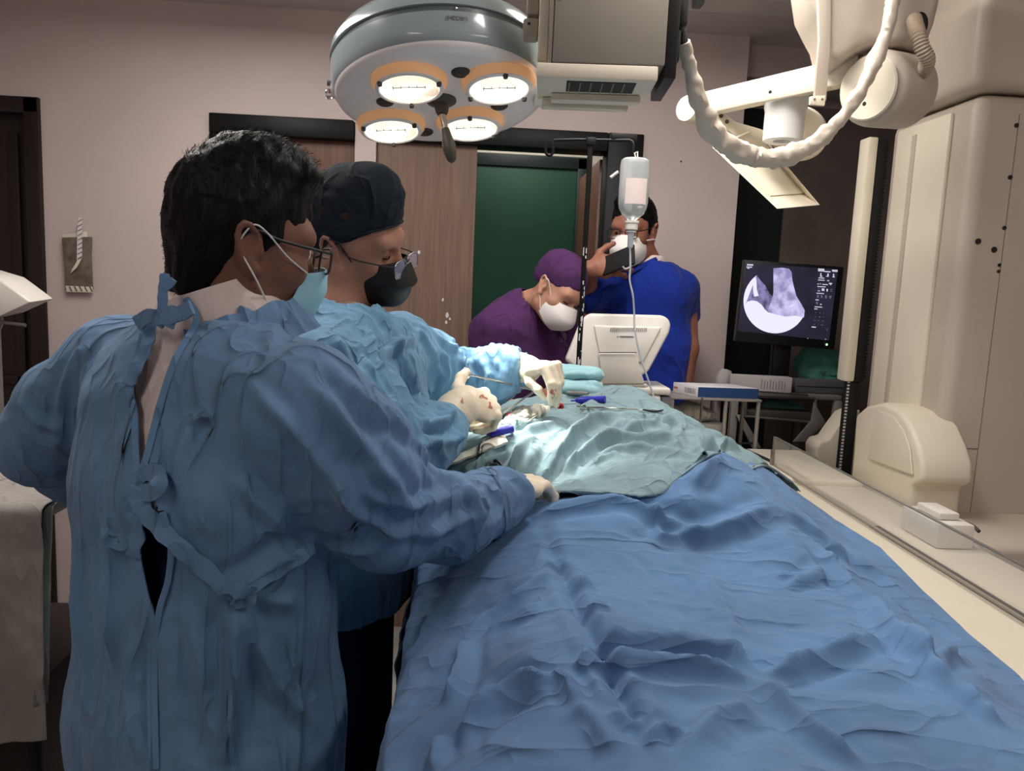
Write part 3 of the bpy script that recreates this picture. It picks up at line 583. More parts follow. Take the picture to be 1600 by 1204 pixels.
# ---------------------------------------------------------------- operating table
TZ = 0.972
tbl = empty('operating_table', (0.45, 1.3, 0), 'cream x-ray operating table under the blue drapes', 'operating table')
MB().box((-0.06, 0.12, TZ-0.075), (0.94, 2.14, TZ)).build('table_top', M['cream'], tbl, bevel=0.012, seg=3)
MB().box((-0.02, 0.15, TZ+0.0005), (0.60, 2.10, TZ+0.03)).build('mattress', M['black_rub'], tbl, bevel=0.02, seg=3)
MB().box((0.20, 0.7, 0.06), (0.62, 1.5, TZ-0.076)).build('pedestal', M['cream2'], tbl, bevel=0.03, seg=3)
MB().box((0.05, 0.45, 0.0), (0.80, 1.8, 0.06)).build('foot', M['cream2'], tbl, bevel=0.02)
MB().box((0.945, 0.12, TZ-0.11), (1.15, 2.14, TZ-0.012)).build('side_ledge', M['cream'], tbl, bevel=0.008)
MB().box((0.68, 2.145, TZ-0.075), (1.15, 2.57, TZ+0.003)).build('end_panel', M['cream'], tbl, bevel=0.012, seg=3)
MB().box((0.962, 0.15, TZ-0.0125), (0.985, 1.75, TZ-0.0085)).build('slot', M['ink_k'], tbl, smooth=False)
MB().prism([Pz(x, y, TZ+0.0035) for x, y in ((1138,692),(1146,692),(1206,719),(1203,722))], (0, 0, 0.0015)).build('slot', M['ink_k'], tbl, smooth=False)
MB().prism([Pz(x, y, TZ+0.0035) for x, y in ((1146,692),(1178,691),(1178,694),(1150,694))], (0, 0, 0.0015)).build('slot', M['ink_k'], tbl, smooth=False)
acy = float(P(1206, 724, 2.3)[1]); ye = float(Px(1206, 715, 0.945)[1])
ac = MB().box((0.946, 0.15, TZ-0.011), (0.953, ye, TZ+0.088)).build('acrylic_guard', M['acrylic'], None, bevel=0.0015)
tag(ac, 'clear acrylic guard strip standing along the table edge', 'guard')
MB().box((0.9455, 0.15, TZ+0.0885), (0.9535, ye, TZ+0.0905)).build('edge', M['acr_edge'], ac, smooth=False)
MB().box((0.9455, ye+0.0003, TZ-0.011), (0.9535, ye+0.003, TZ+0.09)).build('edge', M['acr_edge'], ac, smooth=False)
MB().box((0.938, ye-0.022, TZ+0.001), (0.9455, ye-0.002, TZ+0.05)).build('bracket', M['dull_steel'], ac, bevel=0.002)
MB().box((0.940, 0.15, TZ+0.0005), (0.9455, ye-0.03, TZ+0.008)).build('clamp_strip', M['greige'], ac, bevel=0.002)
b0 = Pz(1412, 828, TZ-0.011)
wbk = MB().box((b0[0], b0[1]-0.13, TZ-0.011), (b0[0]+0.085, b0[1]+0.02, TZ+0.045)).build('block', M['white_pl'], None, bevel=0.006); wbk.name = 'foam_block'
tag(wbk, 'small white block lying behind the clear guard', 'block')
MB().box((b0[0]+0.018, b0[1]-0.10, TZ+0.0455), (b0[0]+0.066, b0[1]-0.01, TZ+0.062)).build('cap', M['white_pl'], wbk, bevel=0.004)
tag(MB().tube(smooth_path([Pz(1484, 814, TZ-0.003), Pz(1502, 815, TZ+0.004), Pz(1518, 820, TZ+0.004), Pz(1530, 830, TZ-0.004)], 6), 0.0045, 8).build('cable', M['clip']), 'short grey cable lying beside the white block', 'cable')
# ---------------------------------------------------------------- people: shared kit
from mathutils.bvhtree import BVHTree
def head_frame(az, pitch, roll=0.0):
    """rows: right, forward, up.  az from +Y towards +X, pitch>0 looks down, roll>0 tips the crown to the person's right"""
    a = math.radians(az); p = math.radians(pitch); r = math.radians(roll)
    f = np.array([math.sin(a)*math.cos(p), math.cos(a)*math.cos(p), -math.sin(p)]); rt = np.array([math.cos(a), -math.sin(a), 0.0]); u = np.cross(rt, f)
    return np.stack([rt*math.cos(r)-u*math.sin(r), f, u*math.cos(r)+rt*math.sin(r)])
class Head:
    def __init__(s, c, R, neck, h=0.003, sc=1.0, neck_r=(0.056, 0.06)):
        s.c = np.asarray(c, float); s.R = R; s.sc = sc; s.neck = np.asarray(neck, float); s.neck_r = neck_r; s.h = h
    def W(s, p): return s.c + s.sc*(np.asarray(p, float) @ s.R)
    def loc(s, V): return (np.asarray(V)-s.c) @ s.R.T / s.sc
    def ell(s, S, c, r, k=0.02, cut=False): S.ell(s.W(c), np.asarray(r)*s.sc, s.R, k, cut)
    def cap(s, S, a, b, ra, rb, k=0.015, cut=False): S.cap(s.W(a), s.W(b), ra*s.sc, rb*s.sc, k, cut)
    def sculpt(s, S):
        s.ell(S, (0, -0.004, 0.047), (0.0735, 0.096, 0.087)); s.ell(S, (0, 0.028, -0.008), (0.064, 0.070, 0.094), 0.03)
        s.ell(S, (0, 0.045, -0.058), (0.050, 0.044, 0.042), 0.03); s.ell(S, (0, 0.077, -0.086), (0.022, 0.019, 0.018), 0.03)
        for q in (-1, 1):
            s.cap(S, (q*0.055, -0.002, -0.04), (q*0.050, 0.01, -0.062), 0.016, 0.015, 0.025); s.cap(S, (q*0.050, 0.01, -0.062), (q*0.018, 0.070, -0.088), 0.015, 0.014, 0.025)
            s.ell(S, (q*0.042, 0.060, -0.018), (0.024, 0.024, 0.020), 0.025)
        s.cap(S, (-0.040, 0.080, 0.034), (0.040, 0.080, 0.034), 0.013, 0.013, 0.025)
        s.cap(S, (0, 0.090, 0.020), (0, 0.112, -0.020), 0.008, 0.0115, 0.012)
        for q in (-1, 1): s.ell(S, (q*0.011, 0.103, -0.026), (0.009, 0.010, 0.0075), 0.008)
        s.cap(S, (-0.018, 0.093, -0.0505), (0.018, 0.093, -0.0505), 0.006, 0.006, 0.010); s.cap(S, (-0.015, 0.092, -0.060), (0.015, 0.092, -0.060), 0.007, 0.007, 0.008)
        for q in (-1, 1):
            s.ell(S, (q*0.033, 0.101, 0.014), (0.019, 0.014, 0.010), 0.016, True)
            s.ell(S, (q*0.032, 0.0805, 0.013), (0.0150, 0.0125, 0.0115), 0.004)
            s.cap(S, (q*0.019, 0.0945, 0.0285), (q*0.046, 0.085, 0.0285), 0.0045, 0.004, 0.008)
            # ear: flange, helix rim, lobe, hollow
            s.ell(S, (q*0.0765, -0.010, 0.002), (0.008, 0.017, 0.029), 0.010)
            rim = [(q*(0.0815+0.004*math.sin(t)), -0.012-0.0175*math.cos(t-0.5)*1.0, 0.006+0.0285*math.sin(t)) for t in np.linspace(-1.2, 3.4, 10)]
            for i in range(9): s.cap(S, rim[i], rim[i+1], 0.0042, 0.0042, 0.003)
            s.ell(S, (q*0.079, 0.001, -0.026), (0.006, 0.008, 0.010), 0.006)
            s.ell(S, (q*0.0875, -0.006, 0.004), (0.0075, 0.010, 0.019), 0.004, True)
            s.ell(S, (q*0.079, 0.005, 0.0), (0.005, 0.005, 0.008), 0.004)
        n0 = s.W((0, -0.012, -0.03)); S.cap(n0, s.neck, s.neck_r[0]*s.sc, s.neck_r[1]*s.sc, 0.03)
    def skin_mesh(s, extra=None):
        pad = 0.16*s.sc; lo = np.minimum(s.c-pad, s.neck-0.10); hi = np.maximum(s.c+pad, s.neck+0.10)
        S = SDF(lo, hi, s.h); s.sculpt(S)
        if extra: extra(S)
        V, Q = S.mesh(); return relax(V, Q, 1, 0.4), Q
    def shell(s, prims, cuts=(), h=None, disp=None, it=1):
        S = SDF(s.c-0.17*s.sc, s.c+0.18*s.sc, h or s.h)
        for p in prims: s.ell(S, *p) if len(p) < 5 else s.cap(S, *p)
        for p in cuts: s.ell(S, p[0], p[1], p[2] if len(p) > 2 else 0.004, True)
        V, Q = S.mesh(); V = relax(V, Q, it, 0.4)
        if disp is not None: V = V+vnormals(V, Q)*disp(s.loc(V))[:, None]
        return V, Q
    def mask(s, name, m, root, prof, side_t, side_b, hw=0.070, power=2.0, pleat=0.0, nu=28, nv=22, thick=0.0018):
        """cup over nose and mouth: centre profile (y,z) top to bottom, side edge from side_t to side_b (y,z)"""
        pr = np.array(smooth_path([np.array([0, a, b]) for a, b in prof], 8))[:, 1:]; L = np.linspace(0, len(pr)-1, nv+1); V = []
        cy = np.interp(L, np.arange(len(pr)), pr[:, 0]); cz = np.interp(L, np.arange(len(pr)), pr[:, 1])
        for j in range(nv+1):
            v = j/nv; sy = side_t[0]+(side_b[0]-side_t[0])*v; sz = side_t[1]+(side_b[1]-side_t[1])*v
            for i in range(nu+1):
                u = -1+2*i/nu; a = abs(u)**power; ww = hw*(0.90+0.10*math.sin(math.pi*v))
                y = cy[j]*(1-a)+sy*a + pleat*math.sin(v*math.pi*7)*(1-a); z = cz[j]*(1-abs(u)**1.6)+sz*abs(u)**1.6
                V.append(s.W((ww*math.sin(u*math.pi/2)*1.0, y, z)))
        Q = [(j*(nu+1)+i, j*(nu+1)+i+1, (j+1)*(nu+1)+i+1, (j+1)*(nu+1)+i) for j in range(nv) for i in range(nu)]
        V = np.array(V); n = vnormals(V, np.array(Q)); out = s.W((0, 0.15, -0.04))-s.c
        if (n@out).mean() < 0: n = -n
        nv_ = len(V); V2 = np.concatenate([V, V-n*thick]); Q2 = list(Q)+[tuple(k+nv_ for k in q[::-1]) for q in Q]
        bd = [i for i in range(nu+1)]+[(j)*(nu+1)+nu for j in range(1, nv+1)]+[nv*(nu+1)+i for i in range(nu-1, -1, -1)]+[j*(nu+1) for j in range(nv-1, 0, -1)]
        for i in range(len(bd)): a, b = bd[i], bd[(i+1) % len(bd)]; Q2.append((a, b, b+nv_, a+nv_))
        mb = MB(); mb.add(V2, Q2); return mb.build(name, m, root)
    def tube(s, name, m, root, pts, r, n=8, smooth=6, flat=1.0):
        return MB().tube(smooth_path([s.W(p) for p in pts], smooth), r*s.sc, n, flat=flat).build(name, m, root)
def put_sd(name, V, Q, m, parent, solid=0.0):
    o = put(name, fast_mesh(name, V, Q), m, parent)
    if solid:
        md = o.modifiers.new('thickness', 'SOLIDIFY'); md.thickness = solid; md.offset = -1
    return o
FING = [((0.029, 0.088), (0.043, 0.026, 0.021), 0.0088), ((0.0085, 0.093), (0.048, 0.029, 0.022), 0.009), ((-0.012, 0.089), (0.044, 0.027, 0.022), 0.0086), ((-0.030, 0.079), (0.034, 0.021, 0.019), 0.0076)]
def hand(S, wrist, fdir, ndir, s, curls, spread=(6, 1, -4, -9), thumb=((0.8, 0.45, -0.35), (0.55, 0.75, -0.35), (0.3, 0.9, -0.3)), sc=1.0, k=0.006, fat=1.0):
    """palm with five bent fingers; s=+1: thumb on the fdir x ndir side; returns finger tips"""
    y = nrm(fdir); z = nrm(np.asarray(ndir)-y*np.dot(ndir, y)); x = np.cross(y, z)*s
    def T(p): return np.asarray(wrist, float)+sc*(x*p[0]+y*p[1]+z*p[2])
    S.slab(T((0.001, 0.0, 0)), T((0.002, 0.045, 0.0)), (0.027*sc, 0.019*sc), (0.037*sc, 0.0155*sc), x, k*2)
    S.slab(T((0.002, 0.045, 0.0)), T((0.001, 0.082, 0.001)), (0.037*sc, 0.0155*sc), (0.038*sc, 0.0125*sc), x, k*2)
    S.ell(T((0.028, 0.035, -0.010)), (0.016*sc, 0.026*sc, 0.014*sc), np.stack([x, y, z]), k*2)
    tips = []
    for (bx_, by_), ls, r in FING:
        i = len(tips); p = np.array([bx_, by_, 0.002]); ang = 0; sp = math.radians(spread[i]); pts = [p]; 
        for j in range(3):
            ang += math.radians(curls[i][j]); d = np.array([math.sin(sp)*math.cos(ang), math.cos(sp)*math.cos(ang), -math.sin(ang)]); p = p+d*ls[j]; pts.append(p)
        rr = [r*1.06*fat, r*1.0*fat, r*0.95*fat, r*0.80*fat]
        for j in range(3): S.cap(T(pts[j]), T(pts[j+1]), rr[j]*sc, rr[j+1]*sc, k*0.5 if j else k)
        tips.append(T(pts[-1]))
    p = np.array([0.026, 0.022, -0.008]); rr = [0.013, 0.0115, 0.0105, 0.0085]
    for j, (d, l) in enumerate(zip(thumb, (0.036, 0.031, 0.025))):
        q = p+nrm(d)*l; S.cap(T(p), T(q), rr[j]*sc, rr[j+1]*sc, k); p = q
    tips.append(T(p)); return tips
def glasses(hd, root, m_frame, m_rim, z0=0.012, y0=0.112, wl=0.050, hl=0.034, tilt=0.0, temple_m=None, half=False, rr=0.0016, hinge=0.070):
    g = None
    mb = MB()
    for q in (-1, 1):
        out = []
        for t in np.linspace(0, 2*math.pi, 29):
            cx, cz = math.cos(t), math.sin(t); ex = abs(cx)**0.5*math.copysign(1, cx); ez = abs(cz)**0.5*math.copysign(1, cz)
            out.append(hd.W((q*0.034+ex*wl/2, y0-0.10*abs(ex*wl/2*q+q*0.034)*0.6-tilt*ez*hl/2, z0+ez*hl/2)))
        mb.tube(out, rr*hd.sc, 8, caps=False)
    mb.tube(smooth_path([hd.W((-0.010, y0, z0+0.006)), hd.W((0, y0+0.004, z0+0.010)), hd.W((0.010, y0, z0+0.006))], 5), rr*hd.sc, 8)
    g = mb.build('glasses', m_rim, root)
    for q in (-1, 1):
        hd.tube('temple', temple_m or m_frame, g, [(q*(0.034+wl/2), y0-0.006, z0+hl*0.30), (q*hinge, y0-0.03, z0+hl*0.30), (q*0.079, 0.03, z0+0.014), (q*0.0815, -0.004, 0.028), (q*0.080, -0.026, 0.012)], rr*1.15, 8)
        pts = []
        for t in np.linspace(0, 2*math.pi, 25)[:-1]:
            cx, cz = math.cos(t), math.sin(t); ex = abs(cx)**0.5*math.copysign(1, cx); ez = abs(cz)**0.5*math.copysign(1, cz)
            pts.append(hd.W((q*0.034+ex*wl/2*0.97, y0-0.10*abs(ex*wl/2*q+q*0.034)*0.6-tilt*ez*hl/2, z0+ez*hl/2*0.97)))
        MB().prism(pts, (hd.W((0, 0.001, 0))-hd.W((0, 0, 0)))).build('lens', M['glass'], g)
    return g
class Surf:
    """ray and pixel queries on a finished garment mesh"""
    def __init__(s, V, Q): s.t = BVHTree.FromPolygons([tuple(v) for v in V], [tuple(int(i) for i in q) for q in Q])
    def at(s, x, y, lift=0.0):
        d = nrm(ray(x, y)); h = s.t.ray_cast(Vector(CAM), Vector(d))
        if h[0] is None:
            h = s.t.find_nearest(Vector(P(x, y, 1.2)))
        return np.array(h[0])-d*lift
def inside_poly(x, y, poly):
    r = np.zeros(len(x), bool); n = len(poly); j = n-1
    for i in range(n):
        xi, yi = poly[i]; xj, yj = poly[j]
        c = ((yi > y) != (yj > y)) & (x < (xj-xi)*(y-yi)/(yj-yi+1e-9)+xi); r ^= c; j = i
    return r
def to_px(V):
    q = np.asarray(V)-CAM; z = q@FWD; return 800+F_PX*(q@RGT)/z, 602-F_PX*(q@UPV)/z
def ribbon(name, pts, wdt, m, parent, n=6, th=0.0016, up=(0, -1, 0.2), ruffle=0.0):
    pts = smooth_path(pts, n); rn_ = np.random.RandomState(len(pts)); mb = MB(); k = len(pts)
    V = []
    for i, p in enumerate(pts):
        d = nrm(pts[min(i+1, k-1)]-pts[max(i-1, 0)]); a = nrm(np.cross(d, up)); b = np.cross(a, d)
        wv = wdt*(1+ruffle*math.sin(i*1.3)); lift = ruffle*wdt*0.4*math.sin(i*0.9)
        for sx_, sy_ in ((-1, -1), (0, -1.6), (1, -1), (1, 1), (0, 1.6), (-1, 1)): V.append(p+a*sx_*wv/2+b*(sy_*th/2+lift))
    Fc = [(i*6+j, i*6+(j+1) % 6, (i+1)*6+(j+1) % 6, (i+1)*6+j) for i in range(k-1) for j in range(6)]+[tuple(range(6))[::-1], tuple(range((k-1)*6, k*6))]
    return mb.add(V, Fc).build(name, m, parent)
def legs_and_shoes(S, hip_c, right, fwd, foot_z=0.0, gap=0.10):
    out = []
    for q in (-1, 1):
        hp = np.asarray(hip_c)+right*q*gap; ft = np.array([hp[0], hp[1], 0.10])
        S.chain([hp, hp*0.5+ft*0.5+fwd*0.015, ft], [0.085, 0.060, 0.042], 0.03); out.append(ft)
    return out
def shoe(root, ft, fwd, m):
    f = nrm(np.array([fwd[0], fwd[1], 0])); r_ = np.array([f[1], -f[0], 0]); c = np.array([ft[0], ft[1], 0.0])
    mb = MB(); V = []; prof = [(-0.085, 0.030, 0.075), (-0.06, 0.038, 0.085), (0.0, 0.040, 0.085), (0.07, 0.045, 0.065), (0.13, 0.044, 0.045), (0.165, 0.030, 0.032), (0.178, 0.010, 0.02)]
    for (y, w_, h_) in prof:
        for t in np.linspace(0, 2*math.pi, 13)[:-1]: V.append(c+f*y+r_*w_*math.cos(t)+np.array([0, 0, h_/2+h_/2*math.sin(t)*(0.98 if math.sin(t) > 0 else 1.0)]))
    n = 12; m_ = len(prof)
    mb.add(V, [(i*n+k, i*n+(k+1) % n, (i+1)*n+(k+1) % n, (i+1)*n+k) for i in range(m_-1) for k in range(n)]+[tuple(range(n))[::-1], tuple(range((m_-1)*n, m_*n))])
    return mb.build('shoe', m, root)
# ---------------------------------------------------------------- person at the left, seen from behind
fA = np.array([math.sin(math.radians(42)), math.cos(math.radians(42)), 0]); rA = np.array([fA[1], -fA[0], 0])
cA = P(325, 900, 1.06)
pA = empty('person', (cA[0], cA[1], 0), 'person with short black hair and glasses, back turned, open-backed blue gown, nearest on the left', 'person')
hA = Head(P(374, 392, 1.08), head_frame(57, 8, 1), P(346, 492, 1.075), 0.0028, 0.93, (0.060, 0.066))
bodyV, bodyQ = hA.skin_mesh()
S = SDF((cA[0]-0.55, 0.6, 0.0), (cA[0]+0.75, 1.6, 1.52), 0.011)
hip = np.array([cA[0], cA[1], 0.86])
S.slab(hip, P(325, 780, 1.07), (0.145, 0.10), (0.14, 0.095), rA); S.slab(P(325, 780, 1.07), P(322, 640, 1.08), (0.14, 0.095), (0.15, 0.085), rA)
S.slab(P(322, 640, 1.08), P(332, 575, 1.08), (0.15, 0.085), (0.075, 0.06), rA); S.cap(P(334, 560, 1.08), P(348, 500, 1.075), 0.058, 0.055)
ftA = legs_and_shoes(S, hip, rA, fA)
S.chain([P(465, 650, .97), P(603, 797, 1.03), P(785, 772, 1.22)], [0.05, 0.042, 0.028]); S.chain([P(170, 560, 1.17), P(62, 682, 1.2), P(125, 735, 1.32)], [0.05, 0.042, 0.03])
V2, Q2 = S.mesh(); 
put_sd('body', np.concatenate([bodyV, V2]), np.concatenate([bodyQ, Q2+len(bodyV)]), M['skin_a'], pA)
for f_ in ftA: shoe(pA, f_, fA, M['card'])
for q in (1,):
    ey = MB().ell(hA.W((q*0.032, 0.0815, 0.013)), (0.0122,)*3, 14, 10).build('eyeball', M['eye'], pA)
    MB().ell(hA.W((q*0.032, 0.0900, 0.0125)), (0.0055,)*3, 10, 8).build('iris', M['iris'], ey)
# hair: thick short sides, fuller top, low nape
rngh = np.random.RandomState(5)
def hdisp(L): return 0.0035*noise3(L*np.array([60, 60, 25]))+0.004*np.maximum(0, noise3(L*28))*(L[:, 2] > 0.06)
HV, HQ = hA.shell([((0, -0.006, 0.062), (0.080, 0.100, 0.094)), ((0, -0.030, 0.02), (0.0755, 0.076, 0.085), 0.02), ((0, -0.052, -0.045), (0.052, 0.040, 0.050), 0.02), ((0.0, 0.02, 0.128), (0.062, 0.070, 0.044), 0.03), ((0.01, 0.066, 0.122), (0.055, 0.030, 0.028), 0.02),
                   ((0.066, 0.022, 0.020), (0.011, 0.016, 0.030), 0.01), ((-0.066, 0.022, 0.020), (0.011, 0.016, 0.030), 0.01)],
                  [((0, 0.115, 0.020), (0.085, 0.048, 0.058), 0.006), ((0.082, 0.045, -0.01), (0.03, 0.035, 0.035), 0.006), ((-0.082, 0.045, -0.01), (0.03, 0.035, 0.035), 0.006), ((0.088, -0.006, -0.008), (0.022, 0.020, 0.036), 0.004), ((-0.088, -0.006, -0.008), (0.022, 0.020, 0.036), 0.004), ((0.05, 0.01, -0.07), (0.04, 0.05, 0.05), 0.01), ((-0.05, 0.01, -0.07), (0.04, 0.05, 0.05), 0.01)], disp=hdisp)
hairA = put_sd('hair', HV, HQ, M['hair'], pA)
hn = vnormals(HV, HQ); pick = rngh.choice(len(HV), 4200, replace=False); mb = MB(); SV = []; SF = []
for i in pick:
    L = hA.loc(HV[i][None])[0]
    if L[1] > 0.045 and L[2] < 0.085: continue
    n = hn[i]; flow = hA.R.T @ np.array([0.15, 0.7 if L[2] > 0.09 else -0.35, 0.35 if L[2] > 0.09 else -0.9]); d = nrm(n*(0.55 if L[2] > 0.1 else 0.35)+flow*0.8+rngh.normal(size=3)*0.25)
    ln_ = rngh.uniform(0.004, 0.009)*(1.5 if L[2] > 0.11 else 0.6); wv = np.cross(d, n)*0.0006
    p = HV[i]-n*0.001; k = len(SV); SV += [p-wv, p+wv, p+d*ln_*0.6+n*0.001, p+d*ln_]; SF.append((k, k+1, k+2)); SF.append((k, k+2, k+3))
tag(put('hair_strands', mesh_np('hair_strands', SV, SF), M['hair'], hairA), kind='stuff')
# mask, ear loops, glasses
mk = hA.mask('surgical_mask', M['mask_b'], pA, [(0.128, 0.000), (0.133, -0.020), (0.128, -0.055), (0.105, -0.100), (0.075, -0.128)], (0.082, -0.016), (0.050, -0.098), 0.060, 2.4, 0.0012)
for q in (-1, 1):
    hA.tube('ear_loop', M['card'], mk, [(q*0.0635, 0.082, -0.016), (q*0.0770, 0.044, 0.002), (q*0.086, 0.008, 0.028), (q*0.087, -0.012, 0.034), (q*0.083, -0.026, 0.010)], 0.0013)
    hA.tube('ear_loop', M['card'], mk, [(q*0.062, 0.052, -0.090), (q*0.0735, 0.028, -0.068), (q*0.0845, 0.002, -0.036), (q*0.083, -0.018, -0.010)], 0.0013)
glasses(hA, pA, M['black_pl'], M['clip_dark'], 0.008, 0.120, 0.050, 0.038, temple_m=M['black_pl'], rr=0.0019)
# white shirt with a stand collar
S = SDF((cA[0]-0.4, 0.75, 0.75), (cA[0]+0.4, 1.4, 1.52), 0.009)
S.slab(P(322, 735, 1.07), P(322, 700, 1.07), (0.175, 0.110), (0.190, 0.128), rA); S.slab(P(322, 700, 1.07), P(320, 640, 1.08), (0.190, 0.128), (0.180, 0.115), rA)
S.slab(P(320, 640, 1.08), P(338, 545, 1.08), (0.175, 0.112), (0.095, 0.088), rA); S.cap(P(338, 545, 1.08), P(346, 505, 1.077), 0.088, 0.078)
V_, Q_ = S.mesh(); n_ = vnormals(V_, Q_); V_ = V_+n_*(0.006*noise3(V_*np.array([30, 30, 9]))+0.003*noise3(V_*45))[:, None]
put_sd('shirt', V_, Q_, M['white_cl'], pA)
nk = P(350, 482, 1.075); tilt_f = nrm(hA.neck-hA.c)
def collar_ring(c, ax, a, b, az0, n=56): 
    r1 = nrm(rA-ax*np.dot(rA, ax)); f1 = np.cross(ax, r1)
    return [c+r1*a*math.cos(t)+f1*b*math.sin(t) for t in np.linspace(0, 2*math.pi, n+1)[:-1]]
axc = nrm(np.array([-0.36, -0.05, 1.0]))
rings = [collar_ring(nk+axc*h_, axc, a_, b_, 0) for h_, a_, b_ in ((-0.05, 0.092, 0.088), (-0.025, 0.088, 0.085), (0.012, 0.080, 0.080), (0.030, 0.0775, 0.0785), (0.029, 0.074, 0.075), (-0.03, 0.084, 0.080))]
mb = MB(); n = 56; mb.add([p for r_ in rings for p in r_], [(i*n+k, i*n+(k+1) % n, (i+1)*n+(k+1) % n, (i+1)*n+k) for i in range(5) for k in range(n)]); mb.build('collar', M['white_cl'], pA)
# navy trousers visible in the open back
S = SDF((cA[0]-0.35, 0.75, 0.08), (cA[0]+0.35, 1.4, 1.22), 0.012)
S.slab(hip+np.array([0, 0, 0.25]), hip-np.array([0, 0, 0.06]), (0.180, 0.124), (0.175, 0.125), rA)
for f_ in ftA:
    hp = hip+(f_-hip)*np.array([1, 1, 0]); S.chain([hp, hp*0.5+f_*0.5+fA*0.01, f_], [0.098, 0.082, 0.07], 0.03)
V_, Q_ = S.mesh(); put_sd('trousers', V_, Q_, M['navy'], pA)
# gown
S = SDF((cA[0]-0.60, 0.62, 0.30), (cA[0]+0.78, 1.62, 1.53), 0.0048)
b0 = np.array([cA[0]+0.01, cA[1], 0.36]); b1 = P(327, 1110, 1.05)
S.slab(b0, b1, (0.225, 0.185), (0.205, 0.162), rA); S.slab(b1, P(324, 900, 1.06), (0.205, 0.162), (0.200, 0.150), rA); S.slab(P(324, 900, 1.06), P(320, 740, 1.07), (0.200, 0.150), (0.208, 0.150), rA)
S.slab(P(320, 740, 1.07), P(316, 635, 1.08), (0.208, 0.150), (0.200, 0.132), rA, 0.04)
S.slab(P(316, 635, 1.08), P(338, 535, 1.08), (0.170, 0.120), (0.085, 0.082), rA, 0.04); S.cap(P(338, 560, 1.08), P(344, 526, 1.078), 0.098, 0.088, 0.03)
S.chain([P(385, 600, 1.0), P(470, 645, .965), P(546, 716, .975), P(603, 797, 1.03), P(700, 808, 1.12), P(762, 785, 1.20), P(800, 770, 1.235)], [0.078, 0.084, 0.085, 0.076, 0.061, 0.050, 0.041], 0.03)
S.chain([P(290, 570, 1.12), P(190, 577, 1.17), P(113, 634, 1.18), P(66, 690, 1.19), P(112, 724, 1.29), P(150, 760, 1.33)], [0.066, 0.074, 0.070, 0.060, 0.055, 0.05], 0.03)
V, Q = S.mesh(); V = relax(V, Q, 2, 0.5); N = vnormals(V, Q); sf = Surf(V, Q)
x_, y_ = to_px(V)
low = np.clip((1.12-V[:, 2])/0.25, 0, 1); arm = np.clip((x_-470)/120, 0, 1)*np.clip((900-y_)/60, 0, 1)
hgt = V[:, 2]
d = 0.010*low*noise3(np.stack([V[:, 0]*15, V[:, 1]*15, V[:, 2]*1.6], 1)) + 0.004*low*ridged(np.stack([V[:, 0]*20+3, V[:, 1]*20, V[:, 2]*1.6], 1))
d += -(1-low)*0.006*(crumple(V*np.array([1, 1, 0.8]), 8.0, 4.0)-0.3) - 0.010*arm*(crumple(V, 10.0, 9.0)-0.3) - 0.002*(crumple(V, 24.0, 1.0)-0.3)
left = np.clip((230-x_)/80, 0, 1)*np.clip((1.42-hgt)/0.05, 0, 1); d += 0.0025*left*noise3(np.stack([x_*0.035, hgt*3, hgt*0], 1))
CR = [([(385,590),(440,650),(520,740),(560,800)],.011,.010),([(440,560),(520,640),(600,740),(650,800)],.012,.010),([(500,560),(590,650),(680,760)],.010,.010),([(330,640),(300,660),(265,760)],.009,.009),
      ([(540,580),(630,670),(700,745)],.008,.008),([(360,740),(420,800),(470,860)],.009,.010),([(480,700),(540,790),(640,850)],.010,.010),([(560,770),(640,790),(720,770)],.010,.010),([(600,830),(680,835),(760,800)],.010,.010),
      ([(450,870),(520,850),(600,860)],.010,.010),([(340,925),(375,915),(440,870),(500,850)],.016,.012),([(370,930),(366,1020),(360,1110),(350,1200)],.022,.014),([(375,930),(400,1000),(440,1080),(500,1150)],.010,.012),([(375,925),(450,940),(530,1000)],.010,.012),
      ([(530,880),(536,950),(528,1020)],.012,.010),([(300,950),(320,1060),(330,1190)],.012,.012),([(120,820),(125,950),(130,1180)],.012,.014),([(165,800),(170,920),(180,1180)],.012,.014),([(205,980),(205,1080),(210,1190)],.014,.014),
      ([(130,540),(100,620),(95,700)],.010,.010),([(165,520),(150,600),(150,720),(158,800)],.005,.011),([(30,620),(60,660),(100,670)],.008,.008),([(20,700),(60,730),(100,740)],.008,.008),([(188,540),(185,620),(190,720)],.003,.008),
      ([(240,700),(250,780),(270,860)],.010,.008),([(700,740),(715,780),(705,830)],.010,.008),([(730,760),(750,800),(740,840)],.012,.008),([(770,755),(785,790),(770,825)],.010,.007),([(440,500),(420,530),(430,620)],.005,.006),([(250,500),(290,470),(360,480),(430,510)],.008,.008)]
for pl_, am, wd in CR: d += crease(V, [sf.at(*q) for q in pl_], am*1.05, np.maximum(wd*0.8, 0.0075))
V = V+N*d[:, None]; V = relax(V, Q, 1, 0.15); N = vnormals(V, Q); x_, y_ = to_px(V)
facing = ((CAM-V)*N).sum(1) > 0
up_open = [(250,452),(290,470),(306,500),(274,560),(250,630),(228,715),(217,735),(211,700),(209,640),(203,605),(218,550),(228,500),(238,468)]
lo_open = [(211,788),(240,792),(260,812),(266,850),(262,905),(246,955),(238,968),(228,930),(218,880),(212,830)]
hole = facing & (inside_poly(x_, y_, up_open) | inside_poly(x_, y_, lo_open))
neck_hole = np.linalg.norm((V-hA.neck)-np.outer((V-hA.neck)@axc, axc), axis=1) < 0.090; neck_hole &= (V-hA.neck)@axc > -0.022
cuff = np.linalg.norm(V-P(812, 764, 1.25), axis=1) < 0.036
kill = hole | neck_hole | cuff | (V[:, 2] < 0.345)
Qg = Q[~kill[Q].any(1)]
gownA = put_sd('gown', V, Qg, M['gown'], pA, 0.003)
sg = Surf(V, Q)
